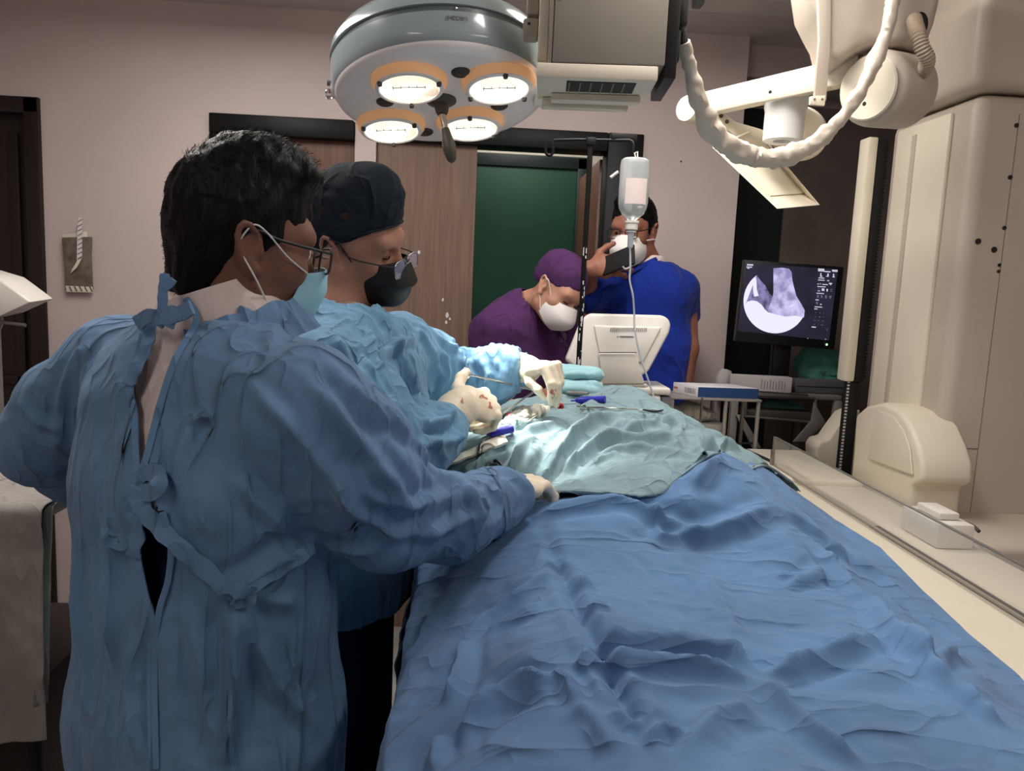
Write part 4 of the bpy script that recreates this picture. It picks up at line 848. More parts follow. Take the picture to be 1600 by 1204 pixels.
def edge_strip(name, pts, wd, lift=0.003, ruffle=0.0, m='gown'): return ribbon(name, [sg.at(x, y, lift) for x, y in pts], wd, M[m], gownA, 6, 0.003, ruffle=ruffle)
edge_strip('hem', [(290,466),(307,500),(275,560),(251,630),(229,715),(218,740)], 0.008); edge_strip('hem', [(236,462),(228,500),(217,552),(203,606),(210,645),(212,700),(216,740)], 0.008)
edge_strip('hem', [(212,785),(211,830),(217,880),(227,930),(238,970),(236,1050),(238,1200)], 0.008); edge_strip('hem', [(254,800),(267,850),(263,905),(248,960),(242,1050),(244,1200)], 0.007)
# collar band of the gown, gathered, with knotted ties
cbn = 64; cbv = []; c_r = nrm(rA-axc*np.dot(rA, axc)); c_f = np.cross(axc, c_r)
back_t = math.atan2(np.dot(P(262, 470, 1.0)-nk, c_f), np.dot(P(262, 470, 1.0)-nk, c_r)); ts = np.linspace(back_t+0.16, back_t+2*math.pi-0.30, cbn)
for h_, a_ in ((-0.062, 0.112), (-0.040, 0.1045), (-0.022, 0.098), (-0.0125, 0.0945), (-0.013, 0.0915), (-0.045, 0.098)):
    for t in ts: wv_ = 0.0022*math.sin(t*23)+0.0016*math.sin(t*41+1); cbv.append(nk+axc*(h_+0.003*math.sin(t*9)*(h_ > -0.03))+(c_r*math.cos(t)+c_f*math.sin(t))*(a_+wv_))
MB().add(cbv, [(i*cbn+k, i*cbn+k+1, (i+1)*cbn+k+1, (i+1)*cbn+k) for i in range(5) for k in range(cbn-1)]+[(5*cbn+k, 5*cbn+k+1, k+1, k) for k in range(cbn-1)]).build('collar_band', M['gown'], gownA)
yk = float(sg.at(255, 530)[1])-0.012
for pts_, w_ in (([(214,506),(232,494),(252,496),(276,492),(300,480)], .018), ([(246,508),(256,492),(272,486),(288,494)], .014), ([(258,486),(266,498),(262,510)], .014)):
    ribbon('neck_tie', [P(x, y, yk+0.00025*(x-255)*(-1)) for x, y in pts_], w_, M['gown'], gownA, 6, 0.004, ruffle=0.05)
ribbon('neck_tie', [P(254,490,yk), P(254,466,yk), P(256,444,yk+.005), P(258,428,yk+.01)], 0.011, M['gown'], gownA, 6, 0.004, ruffle=0.07); ribbon('neck_tie', [P(258,450,yk), P(266,443,yk), P(271,436,yk)], 0.009, M['gown'], gownA, 5, 0.003)
edge_strip('neck_tie', [(236,500),(232,530),(222,556),(206,588),(200,602)], 0.014, 0.008, 0.14)
edge_strip('waist_tie', [(216,760),(222,790),(240,815),(270,845),(310,880),(350,915),(378,935)], 0.020, 0.010, 0.1); edge_strip('waist_tie', [(215,745),(225,738),(246,742),(244,765),(222,770)], 0.020, 0.008, 0.08)
edge_strip('waist_tie', [(216,772),(205,790),(188,806),(176,826),(172,838),(190,846),(204,820),(212,790)], 0.020, 0.010, 0.12); edge_strip('waist_tie', [(214,760),(210,776),(218,792),(216,806)], 0.014, 0.012, 0.12)
edge_strip('waist_tie', [(378,930),(400,912),(440,888),(480,862)], 0.016, 0.006, 0.1); edge_strip('waist_tie', [(352,912),(372,922),(390,926),(384,938),(364,934)], 0.018, 0.010, 0.2)
edge_strip('waist_tie', [(212,800),(214,840),(208,870)], 0.016, 0.012, 0.2)
# gloved right hand resting on the drape
S = SDF(P(815, 760, 1.27)-0.14, P(815, 760, 1.27)+0.14, 0.0022)
wA = P(788, 772, 1.235)
tA = hand(S, wA, nrm(P(835, 752, 1.31)-wA), (-0.25, -0.35, 0.9), -1, [(35, 55, 40), (40, 60, 40), (42, 60, 40), (45, 60, 40)], thumb=((0.7, 0.6, -0.35), (0.3, 0.85, -0.5), (0.0, 0.9, -0.6)), sc=1.02)
S.cap(P(770, 780, 1.20), wA, 0.036, 0.030, 0.01)
V_, Q_ = S.mesh(); put_sd('glove', V_, Q_, M['glove'], pA)
# ---------------------------------------------------------------- surgeon with dark cap and black mask
fB = nrm((1.0, 0.10, 0)); rB = np.array([fB[1], -fB[0], 0]); cB = P(560, 780, 1.5)
pB = empty('person', (cB[0], cB[1], 0), 'surgeon in pale blue gown, dark cap and black mask, looking down at the operation', 'person')
hB = Head(P(550, 386, 1.56), head_frame(103, 11, 16), P(522, 484, 1.53), 0.0032, 0.95, (0.058, 0.064))
bV, bQ = hB.skin_mesh()
S = SDF((cB[0]-0.45, 1.0, 0.0), (cB[0]+0.6, 2.1, 1.5), 0.011)
hipB = np.array([cB[0]-0.085, cB[1], 0.86])
S.slab(hipB, P(560, 700, 1.5), (0.145, 0.10), (0.14, 0.095), rB); S.slab(P(560, 700, 1.5), P(552, 600, 1.5), (0.14, 0.095), (0.15, 0.085), rB); S.slab(P(552, 600, 1.5), P(540, 540, 1.5), (0.14, 0.08), (0.07, 0.06), rB); S.cap(P(535, 515, 1.51), P(524, 488, 1.53), 0.06, 0.058)
ftB = legs_and_shoes(S, hipB, rB, fB)
S.chain([P(515, 570, 1.33), P(592, 705, 1.28), P(716, 650, 1.46)], [0.048, 0.04, 0.028]); S.chain([P(625, 535, 1.68), P(700, 605, 1.84), P(798, 578, 1.77)], [0.048, 0.04, 0.028])
V2, Q2 = S.mesh(); put_sd('body', np.concatenate([bV, V2]), np.concatenate([bQ, Q2+len(bV)]), M['skin_b'], pB)
for f_ in ftB: shoe(pB, f_, fB, M['card'])
for q in (-1, 1): hB.tube('eyebrow', M['hair'], pB, [(q*0.016, 0.094, 0.0315), (q*0.030, 0.0935, 0.036), (q*0.048, 0.083, 0.032)], 0.0030, 8, 5, 0.7)
for q in (-1, 1): hB.tube('eyelash', M['hair'], pB, [(q*0.020, 0.0905, 0.007), (q*0.032, 0.0935, 0.0045), (q*0.045, 0.086, 0.007)], 0.0012, 6)
# cap
def cdisp(L): return 0.005*(crumple(L*np.array([1, 1, 1.2]), 16, 3)-0.3)+0.007*np.maximum(0, ridged(L*np.array([7, 12, 9]))-0.6)
CVv, CQ = hB.shell([((0, -0.010, 0.062), (0.083, 0.107, 0.090)), ((0, 0.012, 0.110), (0.066, 0.082, 0.062), 0.03), ((0.0, 0.040, 0.140), (0.036, 0.042, 0.036), 0.03), ((0, -0.055, 0.015), (0.070, 0.060, 0.060), 0.03)],
                   [((0, 0.105, -0.032), (0.14, 0.125, 0.102), 0.006), ((0, -0.02, -0.065), (0.14, 0.15, 0.068), 0.006)], disp=cdisp)
capB = put_sd('surgical_cap', CVv, CQ, M['navy_cap'], pB)
for (px, py, r, m) in ((506, 328, .010, 'blood'), (540, 338, .011, 'blood'), (490, 322, .006, 'blood')):   # faint red print on the cap
    sc_ = Surf(CVv, CQ); c = sc_.at(px, py, 0.0006); n_ = nrm(CAM-c)
    MB().lathe([(r, 0), (r*0.8, 0.0006), (0, 0.0008)], c, n_, 14, sy=0.6).build('cap_print', mat('cap_print', (0.21, 0.13, 0.135), 0.9), capB)
hB.tube('cap_brim', M['navy_cap'], capB, [(0.081, -0.01, 0.018), (0.079, 0.03, 0.046), (0.066, 0.066, 0.062), (0.036, 0.090, 0.070), (0, 0.097, 0.072), (-0.036, 0.090, 0.070), (-0.066, 0.066, 0.062), (-0.079, 0.03, 0.046), (-0.081, -0.01, 0.018)], 0.0022)
mkB = hB.mask('face_mask', M['mask_k'], pB, [(0.116, 0.006), (0.130, -0.018), (0.142, -0.040), (0.144, -0.048), (0.134, -0.060), (0.130, -0.082), (0.115, -0.100), (0.080, -0.104)], (0.036, -0.012), (0.026, -0.082), 0.066, 2.6)
hB.tube('mask_fold', M['mask_k'], mkB, [(-0.058, 0.055, -0.062), (-0.035, 0.100, -0.060), (0, 0.134, -0.058), (0.035, 0.100, -0.060), (0.058, 0.055, -0.062)], 0.0016)
hB.tube('mask_fold', M['mask_k'], mkB, [(-0.056, 0.048, -0.080), (-0.035, 0.092, -0.082), (0, 0.127, -0.082), (0.035, 0.092, -0.082), (0.056, 0.048, -0.080)], 0.0014)
for q in (-1, 1):
    hB.tube('ear_loop', M['black_pl'], mkB, [(q*0.066, 0.040, -0.020), (q*0.074, 0.020, 0.008), (q*0.084, 0.004, 0.030), (q*0.087, -0.014, 0.032), (q*0.084, -0.026, 0.008)], 0.0017)
    hB.tube('ear_loop', M['black_pl'], mkB, [(q*0.063, 0.026, -0.082), (q*0.070, 0.012, -0.055), (q*0.082, -0.004, -0.032), (q*0.084, -0.020, -0.008)], 0.0017)
gB = glasses(hB, pB, M['clip_dark'], M['steel'], -0.010, 0.124, 0.052, 0.034, tilt=0.15, temple_m=M['clip_dark'], rr=0.0014)
# gown
S = SDF((cB[0]-0.42, 1.0, 0.80), (cB[0]+0.62, 2.15, 1.50), 0.0054)
S.slab((cB[0]-0.07, cB[1], 0.32), P(540, 860, 1.5), (0.20, 0.15), (0.20, 0.140), rB); S.slab(P(540, 860, 1.5), P(560, 690, 1.5), (0.20, 0.140), (0.205, 0.150), rB); S.slab(P(560, 690, 1.5), P(550, 585, 1.5), (0.205, 0.150), (0.19, 0.135), rB, 0.04)
S.slab(P(550, 575, 1.5), P(532, 510, 1.515), (0.165, 0.120), (0.085, 0.080), rB, 0.04)
S.chain([P(525, 550, 1.43), P(515, 585, 1.33), P(555, 640, 1.29), P(596, 700, 1.28), P(650, 694, 1.35), P(682, 677, 1.41), P(702, 664, 1.445)], [0.06, 0.080, 0.085, 0.078, 0.062, 0.052, 0.042], 0.03)
S.chain([P(560, 540, 1.58), P(622, 545, 1.68), P(665, 572, 1.77), P(705, 606, 1.83), P(750, 596, 1.80), P(785, 582, 1.775), P(800, 577, 1.765)], [0.06, 0.076, 0.080, 0.076, 0.064, 0.056, 0.040], 0.03)
V, Q = S.mesh(); V = relax(V, Q, 2, 0.5); N = vnormals(V, Q); sf = Surf(V, Q); x_, y_ = to_px(V)
tor = np.clip((690-x_)/40, 0, 1)
d = 0.010*tor*noise3(np.stack([V[:, 0]*13, V[:, 1]*13, V[:, 2]*2.2], 1))+-0.014*(crumple(V*np.array([1, 1, 0.5]), 9, 6.0)-0.3)-0.003*(crumple(V, 24.0, 2.0)-0.3)
cu = np.clip((x_-690)/30, 0, 1)*np.clip((625-y_)/20, 0, 1); d += 0.008*cu*(ridged(np.stack([x_*0.10, y_*0.02, x_*0], 1)))
CR = [([(580,470),(620,540),(650,620),(665,710)],.014,.010),([(600,470),(640,530),(672,610),(690,690)],.012,.009),([(560,480),(590,560),(620,640),(640,720)],.012,.010),([(540,490),(575,570),(600,620),(615,650)],.012,.010),([(620,480),(655,520),(680,560),(700,600)],.010,.009),
      ([(500,500),(530,540),(560,580),(580,620)],.010,.010),([(640,490),(690,535),(740,552)],.010,.009),([(720,555),(735,590),(725,640)],.016,.010),([(755,560),(765,585),(760,610)],.010,.007),([(775,562),(783,580),(780,600)],.010,.006),([(690,545),(700,580),(680,620)],.010,.009),
      ([(650,655),(690,660),(715,640)],.012,.008),([(660,680),(700,690),(720,680)],.012,.008),([(680,640),(700,650),(712,700)],.010,.007),([(650,700),(680,690),(700,720)],.010,.007),([(565,470),(600,500),(640,560)],.007,.007)]
for pl_, am, wd in CR: d += crease(V, [sf.at(*q) for q in pl_], am*1.25, np.maximum(wd*0.8, 0.0075))
V = V+N*d[:, None]; V = relax(V, Q, 1, 0.15)
axB = nrm(np.array([0.25, 0, 1.0])); nb = P(530, 489, 1.52)
kill = (np.linalg.norm((V-nb)-np.outer((V-nb)@axB, axB), axis=1) < 0.078) & ((V-nb)@axB > -0.01); kill |= V[:, 2] < 0.88
kill |= (np.linalg.norm(V-P(715, 658, 1.462), axis=1) < 0.038) | (np.linalg.norm(V-P(811, 574, 1.757), axis=1) < 0.036)
gownB = put_sd('gown', V, Q[~kill[Q].any(1)], M['gown2'], pB, 0.003)
r1 = nrm(rB-axB*np.dot(rB, axB)); f1 = np.cross(axB, r1); mb = MB(); n = 48; rg = []
for h_, a_ in ((-0.040, 0.098), (-0.012, 0.086), (0.012, 0.078), (0.011, 0.0745), (-0.03, 0.082)):
    for t in np.linspace(0, 2*math.pi, n+1)[:-1]: rg.append(nb+axB*(h_+0.004*math.sin(t*3))+r1*a_*math.cos(t)+f1*a_*math.sin(t))
mb.add(rg, [(i*n+k, i*n+(k+1) % n, (i+1)*n+(k+1) % n, (i+1)*n+k) for i in range(4) for k in range(n)]); mb.build('collar_band', M['gown2'], gownB)
# dark navy skirt: the shade on the gown's lower part, put into colour
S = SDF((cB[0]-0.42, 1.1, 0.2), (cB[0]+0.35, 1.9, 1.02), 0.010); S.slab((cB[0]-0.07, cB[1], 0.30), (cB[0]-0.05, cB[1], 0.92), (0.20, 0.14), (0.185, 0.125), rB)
V, Q = S.mesh(); V = V+vnormals(V, Q)*(0.014*noise3(np.stack([V[:, 0]*14, V[:, 1]*14, V[:, 2]*1.5], 1)))[:, None]; put_sd('gown_shade_skirt', V, Q, M['navy_dark'], pB)
# right glove holding the needle holder, thumb through its upper ring
GR = P(712, 641, 1.47)
S = SDF(P(748, 632, 1.52)-0.15, P(748, 632, 1.52)+0.15, 0.0022)
S.chain([P(690, 664, 1.425), GR, P(718, 635, 1.475)], [0.036, 0.036, 0.032], 0.01)
wR = P(718, 633, 1.475)
tR = hand(S, wR, nrm(P(782, 631, 1.56)-wR), nrm((-0.15, -0.80, 0.55)), -1, [(48, 62, 35), (62, 68, 40), (66, 70, 40), (68, 70, 40)], thumb=((0.75, 0.55, -0.15), (0.75, 0.70, 0.10), (0.55, 0.85, 0.10)), sc=1.06)
V_, Q_ = S.mesh(); gl = put_sd('glove', V_, Q_, M['glove'], pB); sgl = Surf(V_, Q_); thumb_tip = tR[4]
def smear(parent, surf, px, py, rx, ry, ang=0.0):
    n = 18; ctr = surf.at(px, py, 0.0008); wob = [1+0.35*math.sin(3*t+px)+0.25*math.sin(5*t+py) for t in np.linspace(0, 2*math.pi, n+1)[:-1]]
    pts = [surf.at(px+wb_*(rx*math.cos(t)*math.cos(ang)-ry*math.sin(t)*math.sin(ang)), py+wb_*(rx*math.cos(t)*math.sin(ang)+ry*math.sin(t)*math.cos(ang)), 0.0008) for t, wb_ in zip(np.linspace(0, 2*math.pi, n+1)[:-1], wob)]
    MB().add([ctr]+pts, [(0, i+1, (i+1) % n+1) for i in range(n)]).build('blood_smear', M['blood'], parent)
smear(gl, sgl, 722, 626, 2, 4); smear(gl, sgl, 755, 620, 7, 2.5, 0.35); smear(gl, sgl, 766, 634, 2.5, 6, -0.2)
# left glove pinching at the wound
S = SDF(P(845, 595, 1.74)-0.16, P(845, 595, 1.74)+0.16, 0.0024)
wL = P(824, 576, 1.75)
S.chain([P(786, 580, 1.772), P(806, 576, 1.762), wL], [0.040, 0.038, 0.032], 0.01)
tL = hand(S, wL, nrm(P(862, 573, 1.69)-wL), nrm((0.15, -0.35, 0.92)), 1, [(70, 22, 15), (74, 26, 18), (80, 45, 25), (84, 60, 30)], spread=(-1, 0, 0, 1), fat=1.18, thumb=((0.45, 0.7, -0.6), (-0.1, 0.75, -0.7), (-0.3, 0.5, -0.9)), sc=0.90)
V_, Q_ = S.mesh(); gl = put_sd('glove', V_, Q_, M['glove'], pB); sgl = Surf(V_, Q_)
smear(gl, sgl, 864, 614, 4, 7); smear(gl, sgl, 852, 612, 3, 6)
# ---------------------------------------------------------------- nurse in purple, bent over
cC = P(815, 620, 2.70); fC = nrm((0.75, -0.66, 0)); rC = np.array([fC[1], -fC[0], 0])
pC = empty('person', (cC[0], cC[1], 0), 'person in purple scrubs and purple cap bending down behind the table', 'person')
hC = Head(P(868, 456, 2.64), head_frame(140, 34, -16), P(822, 476, 2.72), 0.0042, 0.90, (0.050, 0.054))
bV, bQ = hC.skin_mesh()
S = SDF((cC[0]-0.4, 2.2, 0), (cC[0]+0.4, 3.1, 1.55), 0.012); hipC = np.array([cC[0]-0.03, cC[1]+0.06, 0.86])
S.slab(hipC, P(805, 580, 2.72), (0.14, 0.10), (0.13, 0.09), rC); S.slab(P(805, 580, 2.72), P(808, 535, 2.72), (0.13, 0.09), (0.12, 0.075), rC); S.cap(P(812, 520, 2.72), P(822, 476, 2.72), 0.055, 0.05)
ftC = legs_and_shoes(S, hipC, rC, fC, gap=0.09); S.chain([P(765, 525, 2.70), P(760, 605, 2.66), P(800, 640, 2.56)], [0.045, 0.038, 0.028]); S.chain([P(872, 520, 2.74), P(885, 600, 2.72), P(838, 640, 2.64)], [0.045, 0.038, 0.028])
for wr, dr in ((P(800, 640, 2.56), (0.6, -0.6, -0.4)), (P(838, 640, 2.64), (-0.5, -0.6, -0.5))): hand(S, wr, dr, (0, -0.3, 1), 1, [(20, 25, 15)]*4, k=0.01)
V2, Q2 = S.mesh(); put_sd('body', np.concatenate([bV, V2]), np.concatenate([bQ, Q2+len(bV)]), M['skin_c'], pC)
for f_ in ftC: shoe(pC, f_, fC, M['card'])
for q in (-1, 1):
    hC.tube('eyebrow', M['hair'], pC, [(q*0.016, 0.094, 0.0315), (q*0.030, 0.0935, 0.036), (q*0.048, 0.083, 0.032)], 0.0026, 8, 5, 0.7)
    hC.tube('eyelash', M['hair'], pC, [(q*0.020, 0.0905, 0.009), (q*0.032, 0.0940, 0.0065), (q*0.045, 0.086, 0.009)], 0.0018, 6)
CVv, CQ = hC.shell([((0, -0.012, 0.062), (0.082, 0.105, 0.088)), ((0, -0.045, 0.07), (0.072, 0.085, 0.075), 0.03), ((0, -0.06, 0.02), (0.068, 0.055, 0.05), 0.03)], [((0, 0.10, -0.03), (0.14, 0.12, 0.075), 0.006), ((0, -0.02, -0.065), (0.14, 0.15, 0.062), 0.006)], h=0.0042, disp=lambda L: 0.005*(crumple(L, 15, 8)-0.3))
put_sd('surgical_cap', CVv, CQ, M['purple'], pC)
mkC = hC.mask('face_mask', M['mask_w'], pC, [(0.116, 0.008), (0.140, -0.025), (0.150, -0.048), (0.138, -0.078), (0.095, -0.112)], (0.045, -0.012), (0.035, -0.080), 0.067, 2.2)
for q in (-1, 1): hC.tube('ear_loop', M['card'], mkC, [(q*0.066, 0.050, -0.015), (q*0.074, 0.025, 0.010), (q*0.085, 0.004, 0.030), (q*0.086, -0.014, 0.030)], 0.0018); hC.tube('ear_loop', M['card'], mkC, [(q*0.065, 0.038, -0.070), (q*0.072, 0.018, -0.045), (q*0.083, -0.004, -0.028)], 0.0018)
S = SDF((cC[0]-0.42, 2.2, 0.75), (cC[0]+0.42, 3.1, 1.55), 0.0085)
S.slab(hipC-np.array([0, 0, 0.05]), P(806, 580, 2.72), (0.175, 0.135), (0.165, 0.125), rC); S.slab(P(806, 580, 2.72), P(808, 515, 2.72), (0.165, 0.125), (0.165, 0.110), rC, 0.04); S.slab(P(808, 515, 2.72), P(820, 482, 2.72), (0.14, 0.10), (0.075, 0.068), rC, 0.05)
S.chain([P(790, 500, 2.72), P(768, 522, 2.70), P(758, 590, 2.67)], [0.055, 0.068, 0.062], 0.04); S.chain([P(845, 500, 2.74), P(872, 520, 2.74), P(888, 580, 2.71)], [0.05, 0.066, 0.060], 0.04)
V, Q = S.mesh(); V = relax(V, Q, 2); V = V+vnormals(V, Q)*(0.010*(crumple(V*np.array([1, 1, 0.6]), 9, 3)-0.3)+0.004*(crumple(V, 18, 1)-0.3))[:, None]
ax_ = nrm(hC.c-hC.neck); kn = (np.linalg.norm((V-hC.neck)-np.outer((V-hC.neck)@ax_, ax_), axis=1) < 0.056) & ((V-hC.neck)@ax_ > 0.012) & ((V-hC.neck)@ax_ < 0.09)
top = put_sd('scrub_top', V, Q[~kn[Q].any(1)], M['purple'], pC, 0.003); sc_ = Surf(V, Q)
for i, pl_ in enumerate(([(874,514),(878,524),(882,530),(880,514)], [(881,516),(886,524),(884,532),(880,526)])):
    MB().add([sc_.at(x, y, 0.003) for x, y in pl_], [(0, 1, 2, 3)]).build('emblem', mat('emblem', (0.44, 0.37, 0.50), 0.8), top, fix=False)
eo = sc_.at(881, 535, 0.004); text_mesh('emblem_lettering', 'SMA', 0.022, mat('emblem_ink', (0.50, 0.40, 0.55), 0.8), eo, nrm(sc_.at(886, 540, 0.004)-sc_.at(876, 531, 0.004)), (0, 0, 1), top)
S = SDF((cC[0]-0.32, 2.35, 0.08), (cC[0]+0.32, 3.05, 0.98), 0.013); S.slab(hipC+np.array([0, 0, 0.05]), hipC-np.array([0, 0, 0.08]), (0.165, 0.125), (0.165, 0.125), rC)
for f_ in ftC: hp = np.array([f_[0], f_[1], 0.84]); S.chain([hp, hp*0.5+f_*0.5, f_], [0.095, 0.078, 0.066], 0.03)
V, Q = S.mesh(); put_sd('trousers', V, Q, M['purple'], pC)

# ---------------------------------------------------------------- man in royal blue scrubs with a phone
cD = P(1008, 560, 2.92); fD = nrm((-0.45, -0.89, 0)); rD = np.array([fD[1], -fD[0], 0])
pD = empty('person', (cD[0], cD[1], 0), 'person in royal blue scrubs and white mask standing behind the drip bottle', 'person')
hD = Head(P(990, 364, 2.90), head_frame(212, 10, 0), P(1010, 412, 2.92), 0.0045, 0.98, (0.055, 0.058))
bV, bQ = hD.skin_mesh()
S = SDF((cD[0]-0.55, 2.35, 0), (cD[0]+0.4, 3.19, 1.62), 0.009); hipD = np.array([cD[0], cD[1], 0.86])
S.slab(hipD, P(1008, 520, 2.92), (0.14, 0.10), (0.145, 0.095), rD); S.slab(P(1008, 520, 2.92), P(1006, 450, 2.92), (0.145, 0.095), (0.165, 0.09), rD); S.cap(P(1008, 445, 2.92), P(1010, 412, 2.92), 0.06, 0.055)
ftD = legs_and_shoes(S, hipD, rD, fD)
elD = P(915, 458, 2.86); wrD = P(922, 421, 2.73)
S.chain([P(935, 455, 2.92), elD, wrD], [0.048, 0.042, 0.030], 0.02); S.chain([P(1070, 455, 2.94), P(1074, 545, 2.86), P(1064, 640, 2.84)], [0.046, 0.040, 0.030], 0.02)
hand(S, P(1064, 640, 2.84), (-0.05, -0.35, -1), (0.8, -0.5, 0.1), 1, [(20, 25, 15)]*4, k=0.01)
V2, Q2 = S.mesh()
S = SDF(wrD-0.15, wrD+0.16, 0.0032); S.cap(elD*0.35+wrD*0.65, wrD, 0.034, 0.029)
tD = hand(S, wrD, nrm((0.95, -0.10, 0.22)), nrm((-0.1, -0.95, 0.25)), -1, [(25, 30, 15), (30, 35, 15), (32, 40, 15), (35, 42, 20)], thumb=((0.8, 0.55, -0.2), (0.5, 0.85, -0.2), (0.3, 0.95, -0.1)), sc=1.08)
V3, Q3 = S.mesh()
put_sd('body', np.concatenate([bV, V2, V3]), np.concatenate([bQ, Q2+len(bV), Q3+len(bV)+len(V2)]), M['skin_d'], pD)
for f_ in ftD: shoe(pD, f_, fD, M['card'])
for q in (-1, 1):
    hD.tube('eyebrow', M['hair'], pD, [(q*0.016, 0.094, 0.0315), (q*0.030, 0.0935, 0.036), (q*0.048, 0.083, 0.032)], 0.0032, 8, 5, 0.7)
    ey = MB().ell(hD.W((q*0.032, 0.0800, 0.012)), (0.0122,)*3, 12, 8).build('eyeball', M['eye'], pD); MB().ell(hD.W((q*0.032, 0.0885, 0.010)), (0.0068,)*3, 10, 8).build('iris', M['iris'], ey)
HV, HQ = hD.shell([((0, -0.012, 0.060), (0.080, 0.103, 0.090)), ((0, -0.04, 0.02), (0.076, 0.075, 0.075), 0.02), ((0.066, 0.02, 0.022), (0.011, 0.016, 0.030), 0.01), ((-0.066, 0.02, 0.022), (0.011, 0.016, 0.030), 0.01), ((0, 0.05, 0.118), (0.055, 0.045, 0.03), 0.02)],
                  [((0, 0.115, 0.02), (0.085, 0.05, 0.06), 0.006), ((0.088, -0.006, -0.01), (0.022, 0.020, 0.036), 0.004), ((-0.088, -0.006, -0.01), (0.022, 0.020, 0.036), 0.004)], h=0.0045, disp=lambda L: 0.003*noise3(L*70))
put_sd('hair', HV, HQ, M['hair'], pD)
mkD = hD.mask('face_mask', M['mask_w'], pD, [(0.116, 0.006), (0.135, -0.025), (0.145, -0.050), (0.135, -0.085), (0.090, -0.118)], (0.048, -0.020), (0.036, -0.085), 0.067, 2.0)
for q in (-1, 1): hD.tube('ear_loop', M['card'], mkD, [(q*0.066, 0.050, -0.022), (q*0.078, 0.020, -0.022), (q*0.084, -0.006, -0.024)], 0.0024)
glasses(hD, pD, M['black_pl'], M['black_pl'], 0.008, 0.116, 0.048, 0.034)
S = SDF((cD[0]-0.5, 2.45, 0.72), (cD[0]+0.42, 3.19, 1.6), 0.0085)
S.slab(hipD-np.array([0, 0, 0.06]), P(1008, 540, 2.92), (0.180, 0.135), (0.178, 0.125), rD); S.slab(P(1008, 540, 2.92), P(1006, 455, 2.92), (0.168, 0.125), (0.180, 0.110), rD, 0.03); S.slab(P(1006, 455, 2.92), P(1010, 418, 2.92), (0.16, 0.10), (0.078, 0.070), rD, 0.05)
S.chain([P(1040, 430, 2.91), P(1066, 450, 2.89), P(1068, 492, 2.94)], [0.050, 0.060, 0.062], 0.025); S.chain([P(972, 428, 2.94), P(940, 448, 2.91), P(920, 462, 2.86)], [0.055, 0.070, 0.064], 0.04)
V, Q = S.mesh(); V = relax(V, Q, 2); V = V+vnormals(V, Q)*(0.010*(crumple(V*np.array([1, 1, 0.6]), 8, 5)-0.3)+0.004*(crumple(V, 18, 2)-0.3))[:, None]
x_, y_ = to_px(V); N = vnormals(V, Q); fr = ((CAM-V)*N).sum(1) > 0
vn = fr & inside_poly(x_, y_, [(972,392),(1032,395),(1024,404),(996,416),(975,402)]); ax_ = np.array([0, 0, 1.0]); vn |= (np.linalg.norm((V-hD.neck)[:, :2], axis=1) < 0.066) & (V[:, 2] > hD.neck[2]+0.01)
vn |= (V[:, 2] < 0.76)
top = put_sd('scrub_top', V, Q[~vn[Q].any(1)], M['scrub'], pD, 0.003); sc_ = Surf(V, Q)
ribbon('neck_band', [sc_.at(x, y, 0.004) for x, y in ((1034,398),(1022,406),(1008,412),(996,418),(986,411),(976,402))], 0.014, M['scrub'], top, 5, 0.003)
S = SDF((cD[0]-0.3, 2.55, 1.2), (cD[0]+0.3, 3.15, 1.62), 0.008); S.slab(P(1006, 452, 2.92), P(1010, 416, 2.92), (0.145, 0.092), (0.070, 0.064), rD, 0.05); S.cap(P(1010, 416, 2.92), P(1011, 408, 2.92), 0.064, 0.062)
V, Q = S.mesh(); put_sd('undershirt', V, Q, M['white_cl'], pD)
S = SDF((cD[0]-0.32, 2.5, 0.08), (cD[0]+0.32, 3.19, 0.98), 0.013); S.slab(hipD+np.array([0, 0, 0.05]), hipD-np.array([0, 0, 0.08]), (0.168, 0.125), (0.168, 0.125), rD)
for f_ in ftD: hp = np.array([f_[0], f_[1], 0.84]); S.chain([hp, hp*0.5+f_*0.5, f_], [0.095, 0.078, 0.066], 0.03)
V, Q = S.mesh(); put_sd('trousers', V, Q, M['scrub'], pD)
# phone in his hand
pc = P(966, 407, 2.67); px_ = nrm((0.62, -0.72, 0.32)); pn = nrm(np.array([-0.25, -0.8, 0.35])-px_*np.dot((-0.25, -0.8, 0.35), px_)); py_ = np.cross(pn, px_)
ph = MB().box((-0.072, -0.036, -0.0045), (0.072, 0.036, 0.0045), (np.stack([px_, py_, pn]).T, pc)).build('mobile_phone', M['black_rub'], None, bevel=0.004, seg=3)
tag(ph, 'dark mobile phone held up by the person in blue scrubs', 'phone')
for k in range(3): MB().lathe([(0.006, 0), (0.005, 0.002), (0, 0.002)], pc+px_*0.055+py_*(0.022-k*0.016)+pn*0.0046, pn, 12).build('camera_lens', M['black_rub'], ph)
